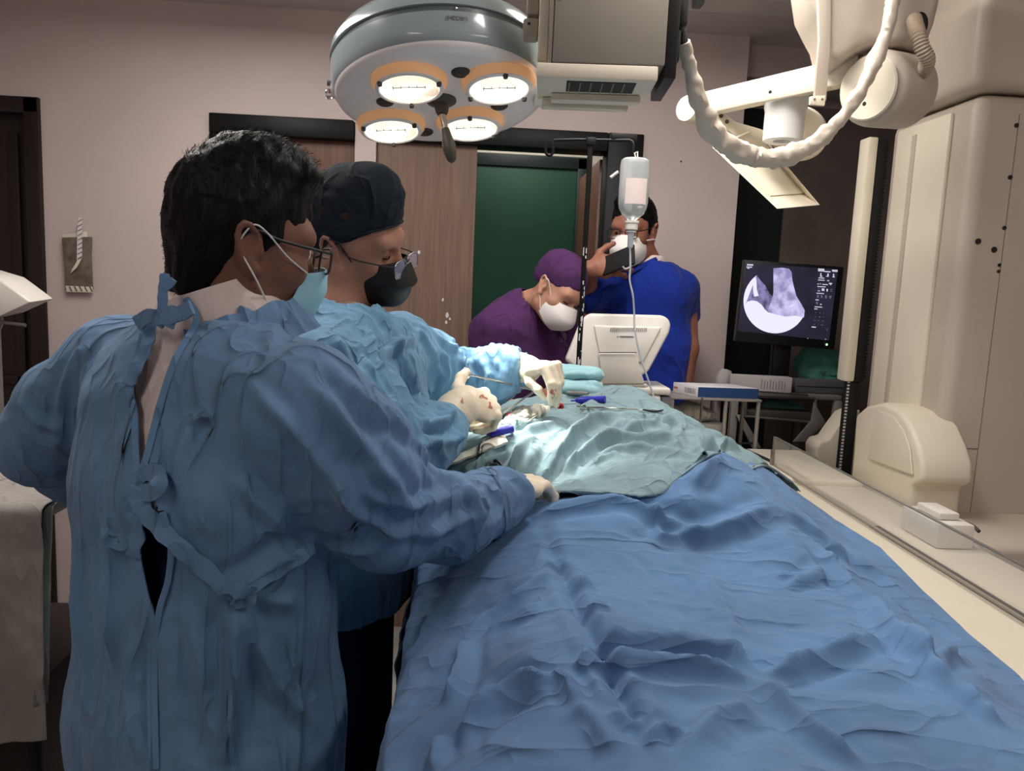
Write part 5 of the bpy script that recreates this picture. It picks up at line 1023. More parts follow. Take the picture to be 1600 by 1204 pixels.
# ---------------------------------------------------------------- drapes over the patient
ctrl = []
for Y_, row in ((0.12, (1.0, 1.075, 1.055, 1.065, 1.0, 0.985)), (0.5, (1.0, 1.09, 1.06, 1.075, 1.0, 0.985)), (0.85, (1.0, 1.105, 1.07, 1.085, 1.005, 0.985)), (1.15, (1.0, 1.11, 1.085, 1.095, 1.01, 0.985)), (1.5, (1.02, 1.12, 1.15, 1.13, 1.03, 0.985))):
    for X_, z_ in zip((-0.075, 0.17, 0.38, 0.54, 0.69, 0.80), row): ctrl.append((X_, Y_, z_))
for px, py, z_ in ((800, 832, 1.02), (835, 790, 1.085), (870, 775, 1.12), (960, 765, 1.150), (1040, 745, 1.175), (1125, 708, 1.190), (1180, 724, 1.10), (1240, 774, 0.988)):
    q = Pz(px, py, z_); ctrl.append(tuple(q))
for px, py, Y_ in ((985, 614, 1.95), (915, 628, 1.92), (850, 648, 1.80), (795, 668, 1.70), (745, 690, 1.62), (705, 716, 1.55), (1045, 648, 1.98), (1110, 692, 1.98), (1165, 722, 1.95), (1000, 680, 1.66), (900, 705, 1.58), (830, 720, 1.50), (1080, 690, 1.70), (760, 745, 1.42)): ctrl.append(tuple(P(px, py, Y_)))
ctrl += [(-0.075, 1.9, 1.13), (0.1, 2.1, 1.15), (0.4, 2.2, 1.17), (0.7, 2.2, 1.03), (0.82, 2.1, 0.99), (-0.075, 2.25, 1.05), (0.4, 2.32, 1.06), (-0.075, 1.30, 1.02)]
ctrl = np.array(ctrl)
def tps_fit(C, lam=0.0006):
    n = len(C); d = np.linalg.norm(C[:, None, :2]-C[None, :, :2], axis=2); K = np.where(d > 0, d*d*np.log(d+1e-12), 0)+lam*np.eye(n)
    Pm = np.c_[np.ones(n), C[:, :2]]; A = np.zeros((n+3, n+3)); A[:n, :n] = K; A[:n, n:] = Pm; A[n:, :n] = Pm.T
    return np.linalg.solve(A, np.r_[C[:, 2], 0, 0, 0])
TW = tps_fit(ctrl)
def body_z(x, y):
    sh = np.shape(x); X = np.stack([np.ravel(x), np.ravel(y)], 1); out = np.zeros(len(X))
    for i in range(0, len(X), 20000):
        d = np.linalg.norm(X[i:i+20000, None]-ctrl[None, :, :2], axis=2); K = np.where(d > 0, d*d*np.log(d+1e-12), 0)
        out[i:i+20000] = K@TW[:-3]+TW[-3]+X[i:i+20000]@TW[-2:]
    return np.maximum(out, 0.985).reshape(sh)
XEDGE = -0.078
def sheet(xr, y0, y1, hang, lift, step=0.0065, bulge=0.03, flare=0.10):
    """cloth lying over the body; beyond the left table edge it hangs down"""
    ys = np.arange(y0, y1+step/2, step); s = np.arange(-hang, 1.0, step)      # s: arc from the left edge, negative = hanging
    Sg, Yg = np.meshgrid(s, ys, indexing='ij'); top = Sg >= 0; Wd = (xr(ys)-XEDGE)[None, :]
    X = np.where(top, XEDGE+Sg*Wd, 0); hz = np.maximum(0, -Sg)
    fold = np.sin(Yg*23+1.5*np.sin(Yg*7))*0.5+0.5*np.sin(Yg*11+2)
    X = np.where(top, X, XEDGE-bulge*(1-np.exp(-hz/0.06))-flare*hz*hz*np.clip((1.35-Yg)/0.3, 0.1, 1)+fold*0.022*np.clip(hz/0.25, 0, 1))
    Z = np.where(top, body_z(np.where(top, X, XEDGE), Yg), body_z(np.full_like(X, XEDGE), Yg)-hz)+lift
    n, m = Sg.shape; V = np.stack([X, Yg, Z], 2).reshape(-1, 3); id_ = np.arange(n*m).reshape(n, m)
    Q = np.stack([id_[:-1, :-1], id_[1:, :-1], id_[1:, 1:], id_[:-1, 1:]], 2).reshape(-1, 4)
    return V, Q
def interp_edge(pts, z):
    W_ = np.array([Pz(x, y, z) for x, y in pts]); o_ = np.argsort(W_[:, 1]); W_ = W_[o_]; return lambda y: np.interp(y, W_[:, 1], W_[:, 0])
hem_px = [(700, 900, 0.98), (760, 870, 1.0), (800, 836, 1.035), (818, 806, 1.075), (840, 788, 1.105), (870, 775, 1.135), (915, 768, 1.150), (960, 764, 1.165), (1000, 757, 1.178), (1040, 745, 1.19), (1085, 722, 1.20), (1125, 705, 1.208), (1150, 706, 1.18), (1180, 722, 1.12), (1215, 750, 1.04), (1243, 774, 1.0)]
hw = np.array([Pz(*q) for q in hem_px]); o_ = np.argsort(hw[:, 0]); hw = hw[o_]
def hemY(x): return np.interp(x, hw[:, 0], hw[:, 1])
# lower blue drape
xr1 = interp_edge([(1205, 752), (1240, 778), (1295, 803), (1380, 856), (1445, 922), (1515, 985), (1592, 1052), (1690, 1170)], 0.988)
V, Q = sheet(xr1, 0.14, 1.86, 0.62, 0.004, 0.0048, 0.012, 0.03); V = relax(V, Q, 4); N = vnormals(V, Q); N = N*np.sign(N[:, 2].mean()+1e-9) if True else N
sf = Surf(V, Q); hang = np.clip((1.0-V[:, 2])/0.05, 0, 1)*(V[:, 0] < XEDGE+0.01)
d = 0.012*noise3(V*np.array([6, 5, 4]))*(1-hang)+0.016*(crumple(V*np.array([1, 0.8, 1]), 5.0, 3.0)-0.3)*(1-0.6*hang)+0.006*(crumple(V, 13.0, 8.0)-0.3)
CR = [([(845,815),(880,900),(905,960),(940,1030),(985,1110),(1012,1200)],-.012,.010),([(1255,830),(1300,880),(1360,950),(1405,1000),(1460,1060),(1520,1110)],.016,.014),([(1290,840),(1380,905),(1480,980),(1590,1060)],.010,.014),
      ([(910,1018),(960,1010),(1060,1010),(1140,1028),(1185,1058)],.017,.009),([(895,1062),(925,1038),(1000,1040),(1100,1042),(1185,1064)],.014,.009),([(1185,1062),(1260,1052),(1330,1025),(1405,996)],.018,.010),([(1185,1060),(1230,1110),(1290,1160),(1340,1200)],.012,.012),
      ([(830,812),(880,800),(960,790),(1040,815),(1120,845)],.014,.012),([(1000,845),(1080,835),(1160,815),(1215,795)],.014,.014),([(1020,790),(1025,815),(1030,842)],.010,.008),([(1080,770),(1100,745),(1130,725)],.016,.014),([(1215,795),(1290,845),(1330,880)],.012,.012),
      ([(870,905),(820,930),(760,960),(720,1000)],.010,.010),([(855,950),(800,965),(750,990)],.008,.010),([(880,1080),(820,1075),(770,1100),(710,1160)],.016,.012),([(870,1060),(890,1075),(905,1110)],.010,.008),([(730,1000),(722,1060),(705,1110)],.014,.010),([(690,1150),(680,1180),(676,1200)],.010,.009),
      ([(900,1110),(930,1130),(960,1180)],.008,.009),([(1100,900),(1130,950),(1150,1000)],.008,.014),([(1040,860),(1090,920),(1120,980)],.006,.014),([(1210,900),(1250,905),(1295,885)],.010,.009),([(1220,915),(1260,910),(1300,895)],.008,.008),([(1410,1000),(1440,1030),(1510,1030)],.012,.010),([(1505,1080),(1515,1100),(1560,1140)],.010,.010),
      ([(1180,1110),(1120,1120),(1070,1180)],.010,.014),([(850,890),(870,885),(890,880)],.008,.006),([(880,930),(905,922),(930,930)],.009,.006),([(905,960),(930,962),(950,950)],.009,.006),([(1000,1130),(980,1120),(950,1130)],.010,.007),([(1010,1160),(1040,1140),(1070,1150)],.010,.008),([(1540,1038),(1570,1046),(1600,1046)],-.010,.006)]
for pl_, am, wd in CR: d += crease(V, [sf.at(*q) for q in pl_], am*1.25, wd*0.9)
edge_f = np.clip((xr1(V[:, 1])-V[:, 0])/0.12, 0.12, 1); V = V+N*(d*edge_f)[:, None]; V = relax(V, Q, 1, 0.15)
V[:, 2] = np.where((V[:, 0] > XEDGE+0.03), np.maximum(V[:, 2], TZ+0.006), V[:, 2])
under = np.clip((V[:, 1]-hemY(V[:, 0])-0.028)/0.03, 0, 1)*(V[:, 0] > XEDGE-0.2); V[:, 2] -= 0.045*under; V[:, 0] += 0.006*under*(V[:, 0] < XEDGE+0.01)
dr1 = put_sd('patient_drape', V, Q, M['drape'], None, 0.0025); tag(dr1, 'large blue surgical drape covering the patient in the foreground', 'drape'); sd1 = Surf(V, Q)
# upper grey-blue drape
xr2 = interp_edge([(1243, 774), (1205, 745), (1180, 726), (1150, 712)], 0.99)
def xr2c(y): return np.minimum(xr2(y)+0.0*y, 0.86)
V, Q = sheet(xr2c, 1.15, 2.17, 0.30, 0.016, 0.005, 0.02, 0.05)
keep = V[:, 1] > hemY(V[:, 0])
# slide the vertices next to the hem onto it, for a clean edge
step = 0.005; near = (~keep) & (V[:, 1] > hemY(V[:, 0])-step*1.02); V[near, 1] = hemY(V[near, 0]); keep |= near
V[:, 2] = np.where(near, body_z(V[:, 0], V[:, 1])+0.016, V[:, 2]) * 1.0 if False else V[:, 2]
V0 = V.copy(); V = relax(V, Q, 3); V[near] = V0[near]; N = vnormals(V, Q); N *= np.sign(N[:, 2].mean()); sf = Surf(V, Q)
hd_ = np.clip((V[:, 1]-hemY(V[:, 0]))/0.05, 0, 1)
d = 0.010*noise3(V*np.array([5, 9, 5])+5)+0.016*(crumple(V*np.array([1.1, 0.8, 1]), 7.0, 13.0)-0.3)+0.006*(crumple(V, 16.0, 18.0)-0.3)
CR = [([(705,722),(740,700),(790,676),(840,655)],.016,.010),([(720,745),(770,700),(830,670),(880,655)],.014,.010),([(845,765),(862,715),(890,680),(930,656),(975,648)],.018,.011),([(870,760),(890,720),(930,690),(990,668),(1060,662)],.014,.010),([(920,690),(980,680),(1050,690),(1110,705)],.016,.010),([(905,735),(960,715),(1040,715),(1100,722)],.012,.010),([(930,705),(1000,698),(1060,705)],.012,.009),
      ([(1010,650),(1060,670),(1110,700),(1160,730)],.014,.010),([(1090,690),(1110,700),(1130,690),(1160,705)],.014,.009),([(1085,700),(1100,720),(1090,740)],.012,.009),([(790,740),(810,705),(840,680)],.012,.009),([(740,735),(770,715),(800,700)],.010,.008),([(960,645),(1010,655),(1050,680)],.010,.009),([(900,770),(905,730),(890,700)],.005,.006),([(1140,712),(1180,730),(1220,755)],.010,.008),([(850,740),(850,780),(820,815)],.010,.009)]
for pl_, am, wd in CR: d += crease(V, [sf.at(*q) for q in pl_], am*1.25, wd*0.9)
d += 0.008*np.exp(-hd_*5)*noise3(np.stack([V[:, 0]*14, V[:, 0]*0, V[:, 0]*0], 1))
V = V+N*d[:, None]; V[:, 2] = np.maximum(V[:, 2], np.where(V[:, 0] > XEDGE+0.03, TZ+0.012, 0))
dr2 = put_sd('upper_drape', V, Q[keep[Q].all(1)], M['drape2'], None, 0.0025); tag(dr2, 'grey-blue surgical drape over the patient with a stitched hem, beneath the hands', 'drape'); sd2 = Surf(V, Q[keep[Q].all(1)])
hemv = [V[i] for i in np.where(near)[0]]; hemv = sorted(hemv, key=lambda p: p[0]); hemv = [np.array(p) for p in hemv[::3] if p[0] > -0.06]
hv = np.array(hemv); kx = np.arange(len(hv)); 
if len(hv) > 8:
    for j in range(3): hv[:, j] = np.convolve(np.pad(hv[:, j], 4, mode='edge'), np.ones(9)/9, 'valid')
    ribbon('hem', [p+np.array([0, 0.006, 0.0015]) for p in hv[::3]], 0.014, M['drape2'], dr2, 3, 0.004, up=(0, -0.3, 1))
def on(px, py, lift=0.0): return sd2.at(px, py, 0.0)+np.array([0, 0, lift])
# ---------------------------------------------------------------- things on the operating field
def oriented(p, d, upv=(0, 0, 1)):
    d = nrm(d); z = nrm(np.asarray(upv)-d*np.dot(upv, d)); return np.stack([d, np.cross(z, d), z]).T, p
def blue_cap(px0, py0, px1, py1, label, lift=0.010):
    a = on(px0, py0, lift); b = on(px1, py1, lift); d = nrm(b-a); L = np.linalg.norm(b-a)
    o = MB().tube([a, a+d*L*0.08, a+d*L*0.16, a+d*L*0.55, a+d*L*0.58, b], [0.0035, 0.0065, 0.0085, 0.0088, 0.0082, 0.0085], 14).build('line_cap', M['blue_pl'], None)
    tag(o, label, 'cap'); MB().tube([a-d*0.012, a+d*0.002], 0.0018, 8).build('nozzle', M['blue_pl'], o); return o
blue_cap(764, 686, 801, 678, 'blue plastic cap lying nearest the sleeve of the surgeon', 0.012); blue_cap(899, 632, 945, 630, 'blue plastic cap lying beside the small scissors')
def red_cap(p, d, L, label):
    d = nrm(d); o = MB().tube([p, p+d*L*0.3, p+d*L*0.8, p+d*L], [0.004, 0.0065, 0.0075, 0.0075], 12).build('luer_cap', M['red'], None); tag(o, label, 'cap')
    MB().tube([p+d*L*0.98, p+d*L*1.08], [0.0035, 0.003], 8).build('opening', M['ink_k'], o); return o
red_cap(on(875, 637, 0.010), on(878, 655, 0.010)-on(875, 637, 0.010), 0.030, 'red plastic luer cap lying on the drape, mouth towards the viewer')
red_cap(on(800, 655, 0.012), on(786, 664, 0.012)-on(800, 655, 0.012), 0.026, 'red plastic luer cap beside the gauze')
tag(MB().tube(smooth_path([on(800, 654, .012), on(808, 660, .008), on(825, 662, .006), on(845, 648, .006), on(862, 637, .008), on(873, 633, .012), on(876, 638, .012)], 8), 0.0026, 8).build('catheter', M['wax']), 'pale thin catheter line between the red caps', 'catheter')
tag(MB().tube(smooth_path([on(806, 672, .004), on(830, 655, .004), on(860, 637, .004), on(900, 633, .004)], 8), 0.0009, 6).build('guide_wire', M['steel']), 'thin metal guide wire lying on the drape', 'wire')
# gauze heap
S = SDF(on(820, 652)-0.13, on(820, 652)+0.13, 0.003); rg = np.random.RandomState(2)
for px, py, r in ((808, 655, .026), (824, 652, .030), (838, 646, .024), (816, 646, .024), (800, 662, .022), (846, 642, .018)): S.ell(on(px, py, 0.004), (r, r*1.1, r*0.55), None, 0.012)
V, Q = S.mesh(); V = V+vnormals(V, Q)*(0.010*(crumple(V, 38, 3)-0.3)+0.004*noise3(V*90))[:, None]
tag(put_sd('gauze', V, Q, M['gauze'], None), 'crumpled white gauze heap at the wound under the lamp', 'gauze')
# white towel edge beside the surgeon's sleeve
pts = [on(px, py, 0.008) for px, py in ((694, 730), (714, 720), (738, 709), (762, 700), (790, 691))]
tag(ribbon('edge_towel', pts, 0.030, M['gauze'], None, 6, 0.006, up=(0.2, -0.4, 1), ruffle=0.06), 'white towel strip along the drape edge by the surgeon', 'towel')
# needle holder in the surgeon's right hand
tip = on(876, 630, 0.012)+np.array([0, 0, 0.006]); ring_c = thumb_tip+np.array([0.0, 0.0, -0.004])
nh = empty('needle_holder', tip, 'long steel needle holder gripped in the right glove of the surgeon', 'instrument'); jn = tip+(ring_c-tip)*0.30
def ring(c, n, R, r, m=20): 
    a, b, _ = frame_of(n); return [c+R*(math.cos(t)*a+math.sin(t)*b) for t in np.linspace(0, 2*math.pi, m)]
rdir = nrm(ring_c-jn); MB().tube([jn, jn+(ring_c-jn)*0.5, ring_c-rdir*0.012], [0.0032, 0.0024, 0.0024], 10).tube(ring(ring_c, np.cross(rdir, (0, 0, 1)), 0.0125, 0.002), 0.0021, 8, caps=False).build('shaft', M['steel'], nh)
r2 = P(785, 646, 1.56); MB().tube([jn, jn+(r2-jn)*0.5, r2], [0.0032, 0.0024, 0.0024], 10).build('shaft', M['steel'], nh)
MB().lathe([(0.0052, -0.004), (0.0052, 0.004), (0, 0.0042)], jn, (0, 0, 1), 14).build('hinge', M['steel'], nh)
MB().tube([jn, jn+(tip-jn)*0.6, tip], [0.0036, 0.0028, 0.0014], 8).tube([jn, jn+(tip-jn)*0.6+np.array([0, 0.004, 0.002]), tip+np.array([0.004, 0.006, 0.001])], [0.0036, 0.0026, 0.0014], 8).build('jaws', M['steel'], nh)
# clamp, scissors, black clip
a = on(886, 618, 0.008); b = on(919, 619, 0.008); d = nrm(b-a); L = np.linalg.norm(b-a); cl = empty('towel_clamp', a, 'short steel clamp lying behind the blue cap', 'instrument'); sd_ = nrm(np.cross(d, (0, 0, 1)))
for q in (-1, 1): MB().tube(smooth_path([a+sd_*q*0.003, a+d*L*0.3+sd_*q*0.007, a+d*L*0.8+sd_*q*0.008, b+sd_*q*0.002], 5), 0.0035, 8).build('arm', M['dull_steel'], cl)
MB().tube([a+d*L*0.35-sd_*0.008, a+d*L*0.35+sd_*0.008], 0.004, 8).build('ratchet', M['dull_steel'], cl)
s0 = on(917, 640, 0.005); s1 = on(1034, 645, 0.004); sc1 = empty('scissors', s0, 'slim steel scissors with dark tips lying on the drape', 'scissors'); d = nrm(s1-s0)
mid = [on(x, y, 0.005) for x, y in ((917, 640), (940, 640), (970, 641), (1000, 643))]
MB().tube(smooth_path(mid+[s1], 4), [0.0022]*9+[0.0018]*8, 8).build('blade', M['steel'], sc1)
MB().tube(smooth_path([on(1005, 644, .006), on(1022, 647, .006), on(1036, 644, .006)], 4), [0.002, 0.002, 0.002, 0.0022, 0.0024, 0.0024, 0.0022, 0.0018, 0.0014], 8).build('tip', M['ink_k'], sc1)
for px, py in ((908, 638), (914, 643)): c = on(px, py, 0.006); MB().tube(ring(c, (0, 0.3, 1), 0.010, 0.002), 0.002, 8, caps=False).build('finger_ring', M['steel'], sc1)
bk = [on(x, y, 0.010) for x, y in ((761, 739), (764, 731), (775, 727), (781, 731), (785, 737))]
drape_clip = tag(MB().tube(smooth_path(bk, 5), 0.0035, 8).build('drape_clip', M['black_pl']), 'small black clip on the drape beside the resting glove', 'clip'); 
MB().box((-0.010, -0.003, -0.005), (0.012, 0.003, 0.005), oriented(on(766, 736, 0.010), on(778, 733, 0.01)-on(762, 738, 0.01))).build('jaw', M['black_pl'], drape_clip, bevel=0.001)
tag(MB().tube([on(957, 617, .004), on(966, 611, .006), on(968, 610, .006)], 0.0008, 6).build('needle', M['dull_steel']), 'fine needle lying on top of the far drape', 'needle')
# folded towels behind the hand
tq = [P(884, 566, 1.98), P(914, 562, 2.02), P(940, 602, 2.0), P(890, 606, 1.95)]
def towel(name, c, sx_, sy_, sz_, rz, label, seed):
    S = SDF(np.array(c)-0.16, np.array(c)+0.16, 0.0045); cz_, sz0 = math.cos(rz), math.sin(rz); R_ = np.array([[cz_, sz0, 0], [-sz0, cz_, 0], [0, 0, 1.0]])
    S.slab(np.array(c)-R_[0]*sx_, np.array(c)+R_[0]*sx_, (sy_, sz_), (sy_*0.9, sz_), R_[1], 0.01)
    V, Q = S.mesh(); V = V+vnormals(V, Q)*(0.012*(crumple(V, 12, seed)-0.3))[:, None]; return tag(put_sd(name, V, Q, M['towel'], None), label, 'towel')
towel('folded_towel', P(905, 583, 2.02)+np.array([0, 0, 0.0]), 0.045, 0.05, 0.020, -0.3, 'pale blue folded towel on top beside the left glove', 2)
towel('folded_towel', P(900, 603, 1.98)+np.array([0, 0, -0.005]), 0.05, 0.05, 0.022, -0.3, 'pale blue folded towel underneath, behind the left glove', 6)

# ---------------------------------------------------------------- drip stand and bottle
DY = 2.24; top_ = P(923, 222, DY); px0 = top_[0]; zt = top_[2]
ds = empty('drip_stand', (px0, DY, 0), 'black chipped drip stand pole with hooks behind the table', 'drip stand')
MB().tube([(px0, DY, 0.05), (px0, DY, zt)], 0.0075, 14).build('pole', M['black_frame'], ds)
rb = np.random.RandomState(9)
for k in range(26):
    z_ = rb.uniform(1.2, 1.62); t = rb.uniform(-0.7, 0.7)-math.pi/2; hgt_ = rb.uniform(0.004, 0.016)
    c = np.array([px0+0.0071*math.cos(t), DY+0.0071*math.sin(t), z_]); tg = np.array([-math.sin(t), math.cos(t), 0]); nn_ = np.array([math.cos(t), math.sin(t), 0])
    MB().add([c+nn_*0.0006-tg*0.0012, c+nn_*0.0006+tg*0.0022+np.array([0, 0, -0.002]), c+nn_*0.0006+tg*0.0018+np.array([0, 0, hgt_]), c+nn_*0.0006-tg*0.0015+np.array([0, 0, hgt_*0.8])], [(0, 1, 2, 3)]).build('paint_chip', M['card'], ds, smooth=False)
hl = P(858, 218, DY); hr = P(990, 228, DY-0.02)
MB().tube([P(866, 219, DY), P(900, 218, DY), P(960, 219, DY), P(984, 219, DY-0.01)], 0.0042, 10).build('crossbar', M['black_frame'], ds)
MB().tube(smooth_path([P(866, 219, DY), P(864, 226, DY), P(864, 238, DY), P(859, 243, DY), P(853, 238, DY), P(852, 220, DY)], 5), 0.0042, 10).build('hook', M['black_frame'], ds)
MB().tube(smooth_path([P(984, 219, DY-0.01), P(990, 224, DY-0.02), P(989, 238, DY-0.02), P(993, 244, DY-0.02), P(997, 238, DY-0.02)], 5), 0.0036, 10).build('hook', M['black_frame'], ds)
MB().box((px0-0.014, DY-0.012, zt-0.01), (px0+0.014, DY+0.012, zt+0.012)).build('joint', M['black_frame'], ds, bevel=0.003)
MB().box((P(955, 210, DY)[0], DY-0.004, P(970, 220, DY)[2]), (P(996, 210, DY)[0], DY+0.004, P(970, 208, DY)[2])).build('bracket', M['black_frame'], ds, bevel=0.002)
for k in range(5):
    t = k*2*math.pi/5; e = np.array([px0+0.15*math.cos(t), DY+0.15*math.sin(t), 0.03]); MB().tube([(px0, DY, 0.07), e], [0.012, 0.009], 10).build('foot', M['black_frame'], ds)
    MB().ell(e-np.array([0, 0, 0.008]), (0.022, 0.022, 0.022), 12, 8).build('castor', M['black_rub'], ds)
bc = P(990, 300, DY-0.03); bt = empty('drip_bottle', P(990, 345, DY-0.03), 'translucent upturned drip bottle with white label hanging from the stand', 'bottle')
sc = (DY-0.03)/F_PX; R_ = 23*sc; zt_ = P(990, 247, DY-0.03)[2]; zb_ = P(990, 346, DY-0.03)[2]; H = zt_-zb_; cb = np.array([bc[0], bc[1], zb_])
MB().lathe([(0.010, 0.0), (0.012, 0.004), (R_*0.70, 0.018), (R_*0.93, 0.034), (R_, 0.05), (R_, H-0.02), (R_*0.94, H-0.006), (R_*0.75, H), (0, H)], cb, (0, 0, 1), 36, sx=0.72).build('bottle_body', M['bottle'], bt)
MB().lathe([(0.008, 0.002), (R_*0.66, 0.019), (R_*0.90, 0.034), (R_*0.955, 0.05), (R_*0.955, 0.062), (0, 0.0622)], cb, (0, 0, 1), 36, sx=0.68).build('saline', M['liquid'], bt)
lab = MB(); arc = [cb+np.array([R_*1.01*math.sin(t), -R_*1.01*0.72*math.cos(t), 0]) for t in np.linspace(-0.72, 0.85, 13)]; z0, z1 = P(990, 320, DY-0.03)[2]-zb_, P(990, 280, DY-0.03)[2]-zb_
lab.add([p+np.array([0, 0, z0]) for p in arc]+[p+np.array([0, 0, z1]) for p in arc], [(i, i+1, 14+i, 13+i) for i in range(12)]).build('bottle_label', M['bottle_label'], bt)
MB().lathe([(0.016, -0.024), (0.018, -0.022), (0.018, -0.006), (0.021, -0.004), (0.021, 0.002), (0.012, 0.003)], cb, (0, 0, 1), 24).build('cap', M['white_pl'], bt)
MB().tube([cb+np.array([0, 0, H]), cb+np.array([-0.004, 0, H+0.014]), cb+np.array([0.004, 0, H+0.018]), cb+np.array([0.005, 0, H+0.003])], 0.002, 8).build('hanger', M['white_pl'], bt)
iv = empty('drip_line', cb-np.array([0, 0, 0.03]), 'clear drip tubing running down from the bottle across the white monitor', 'tubing')
MB().lathe([(0.004, -0.075), (0.008, -0.070), (0.009, -0.035), (0.010, -0.032), (0.015, -0.030), (0.015, -0.026), (0.005, -0.025)], cb, (0, 0, 1), 20).build('drip_chamber', M['tubing'], iv)
MB().tube(smooth_path([cb+np.array([0, 0, -0.074]), P(985, 415, DY-0.03), P(984, 438, DY-0.03), P(989, 462, DY-0.03), P(991, 490, DY-0.02), P(992, 515, DY-0.02), P(1000, 555, DY-0.02), P(1010, 585, DY-0.02), P(1020, 615, DY-0.02), P(1030, 645, DY-0.04)], 8), 0.0028, 8).build('tube', M['tubing'], iv)
MB().tube(smooth_path([P(984, 417, DY-0.03), P(978, 420, DY-0.03), P(973, 416, DY-0.03)], 5), 0.0022, 8).build('side_port', M['tubing'], iv)
MB().tube([P(954, 277, DY-0.03), P(966, 268, DY-0.03)], 0.004, 8).build('air_vent', M['white_pl'], bt)

# ---------------------------------------------------------------- white monitor seen from behind, on its cart
MY = 2.40
cart = empty('monitor_cart', P(990, 640, MY+0.08), 'white equipment cart with grey side under the monitor, behind the table', 'cart'); cart.location.z = 0
q0 = P(905, 618, MY); q1 = P(1048, 618, MY)
MB().box((q0[0]-0.02, MY, 0.10), (q1[0]-0.028, MY+0.18, q1[2])).build('cabinet', M['white_pl'], cart, bevel=0.012, seg=3)
MB().box((q1[0]-0.027, MY+0.006, 0.10), (q1[0]+0.008, MY+0.174, q1[2]-0.004)).build('side_panel', M['ink'], cart, bevel=0.006)
MB().box((q0[0]-0.052, MY-0.002, q1[2]+0.0005), (q1[0], MY+0.182, q1[2]+0.024)).build('top_panel', M['white_pl'], cart, bevel=0.008, seg=3)
MB().box((q1[0]-0.07, MY-0.002, 1.09), (q1[0]-0.035, MY-0.0005, 1.093)).build('groove', M['ink'], cart, smooth=False)
for sx_ in (0, 1):
    for sy_ in (0, 1): MB().lathe([(0.0, 0.0), (0.03, 0.0), (0.035, 0.02), (0.03, 0.06), (0.02, 0.10), (0, 0.1)], (q0[0]+0.0+sx_*(q1[0]-q0[0]-0.06), MY+0.05+sy_*0.08, 0.0), (0, 0, 1), 14).build('castor', M['black_rub'], cart)
mon = empty('monitor', P(975, 598, MY), 'white monitor seen from the back on a sloping neck stand', 'monitor')
shp = [(921, 489), (1036, 492), (1046, 498), (1049, 508), (1046, 520), (1014, 580), (1000, 588), (940, 586), (896, 572), (884, 562), (909, 500)]
MB().prism([P(x, y, MY+0.02-(y-540)*0.0004) for x, y in shp], (0, 0.045, -0.004)).build('back_shell', M['white_pl'], mon, bevel=0.010, seg=3)
ins = [(928, 508), (1034, 511), (1005, 566), (940, 566)]
MB().prism([P(x, y, MY+0.010-(y-540)*0.0004) for x, y in ins], (0, 0.02, 0)).build('raised_back', M['white_pl'], mon, bevel=0.006, seg=2)
for k in range(20):
    x0 = 953+k*2.9; MB().prism([P(x, y, MY+0.009-(y-540)*0.0004) for x, y in ((x0+1.4, 512), (x0+2.6, 512), (x0+1.2, 517.5), (x0, 517.5))], (0, -0.0012, 0)).build('vent_slot', M['ink'], mon, smooth=False)
for k, wv_ in enumerate((2, 22)):
    x0 = (964, 968)[k]; MB().prism([P(x, y, MY+0.009-(y-540)*0.0004) for x, y in ((x0, 524.6), (x0+wv_, 525), (x0+wv_, 526.6), (x0, 526.2))], (0, -0.0012, 0)).build('brand_mark', M['ink'], mon, smooth=False)
nk_ = [P(x, y, MY-0.005) for x, y in ((936, 552), (994, 552), (1008, 600), (942, 600))]
MB().prism(nk_, (0, 0.03, 0)).build('neck', M['white_pl'], mon, bevel=0.006)
MB().prism([P(x, y, MY-0.0095) for x, y in ((936.5, 549.8), (995, 549.8), (995, 551.4), (936.5, 551.4))], (0, 0.004, 0)).build('hinge_line', M['ink'], mon, smooth=False)
zc = q1[2]+0.0245; MB().box((P(938, 600, MY)[0], MY-0.0, zc), (P(1012, 600, MY)[0], MY+0.16, zc+0.010)).build('foot', M['white_pl'], mon, bevel=0.004)

# ---------------------------------------------------------------- side trolley with boxes
TY = 2.60
tz_ = P(1120, 621, TY)[2]
tr = empty('trolley', (P(1110, 621, TY)[0], TY+0.15, 0), 'small metal trolley with a clear shelf carrying the blue and white box', 'trolley')
x0, x1 = P(1046, 621, TY)[0], P(1188, 621, TY)[0]
MB().box((x0, TY-0.02, tz_-0.008), (x1, TY+0.15, tz_)).build('top_shelf', M['grey_metal'], tr, bevel=0.002)
for x in (x0+0.008, x1-0.008, P(1132, 640, TY)[0]):
    for y in (TY-0.01, TY+0.14): MB().tube([(x, y, 0.06), (x, y, tz_-0.008)], 0.007, 10).build('leg', M['grey_metal'], tr)
MB().box((x0, TY-0.02, 0.80), (x1, TY+0.15, 0.812)).build('lower_shelf', M['grey_metal'], tr, bevel=0.003)
zs = P(1090, 662, TY)[2]; MB().box((x0+0.016, TY+0.0, zs-0.05), (x1-0.11, TY+0.13, zs)).build('drawer', M['grey_metal'], tr, bevel=0.004)
rod = P(1096, 625, TY-0.016); MB().tube([(rod[0], TY-0.022, tz_), (rod[0], TY-0.022, zs)], 0.004, 8).build('support_rod', M['steel'], tr)
S = SDF(P(1085, 655, TY+0.07)-0.2, P(1085, 655, TY+0.07)+0.2, 0.006); cq = P(1085, 655, TY+0.07); cq[2] = zs+0.022
S.ell(cq, (0.075, 0.055, 0.025), None, 0.02); S.ell(cq+np.array([-0.03, 0, 0.018]), (0.05, 0.05, 0.022), None, 0.02)
V, Q = S.mesh(); V = V+vnormals(V, Q)*(0.02*(crumple(V, 11, 3)-0.3))[:, None]; tag(put_sd('bundled_cloth', V, Q, M['cloth_w'], None), 'grey bundled cloth lying on the trolley shelf under the box', 'cloth')
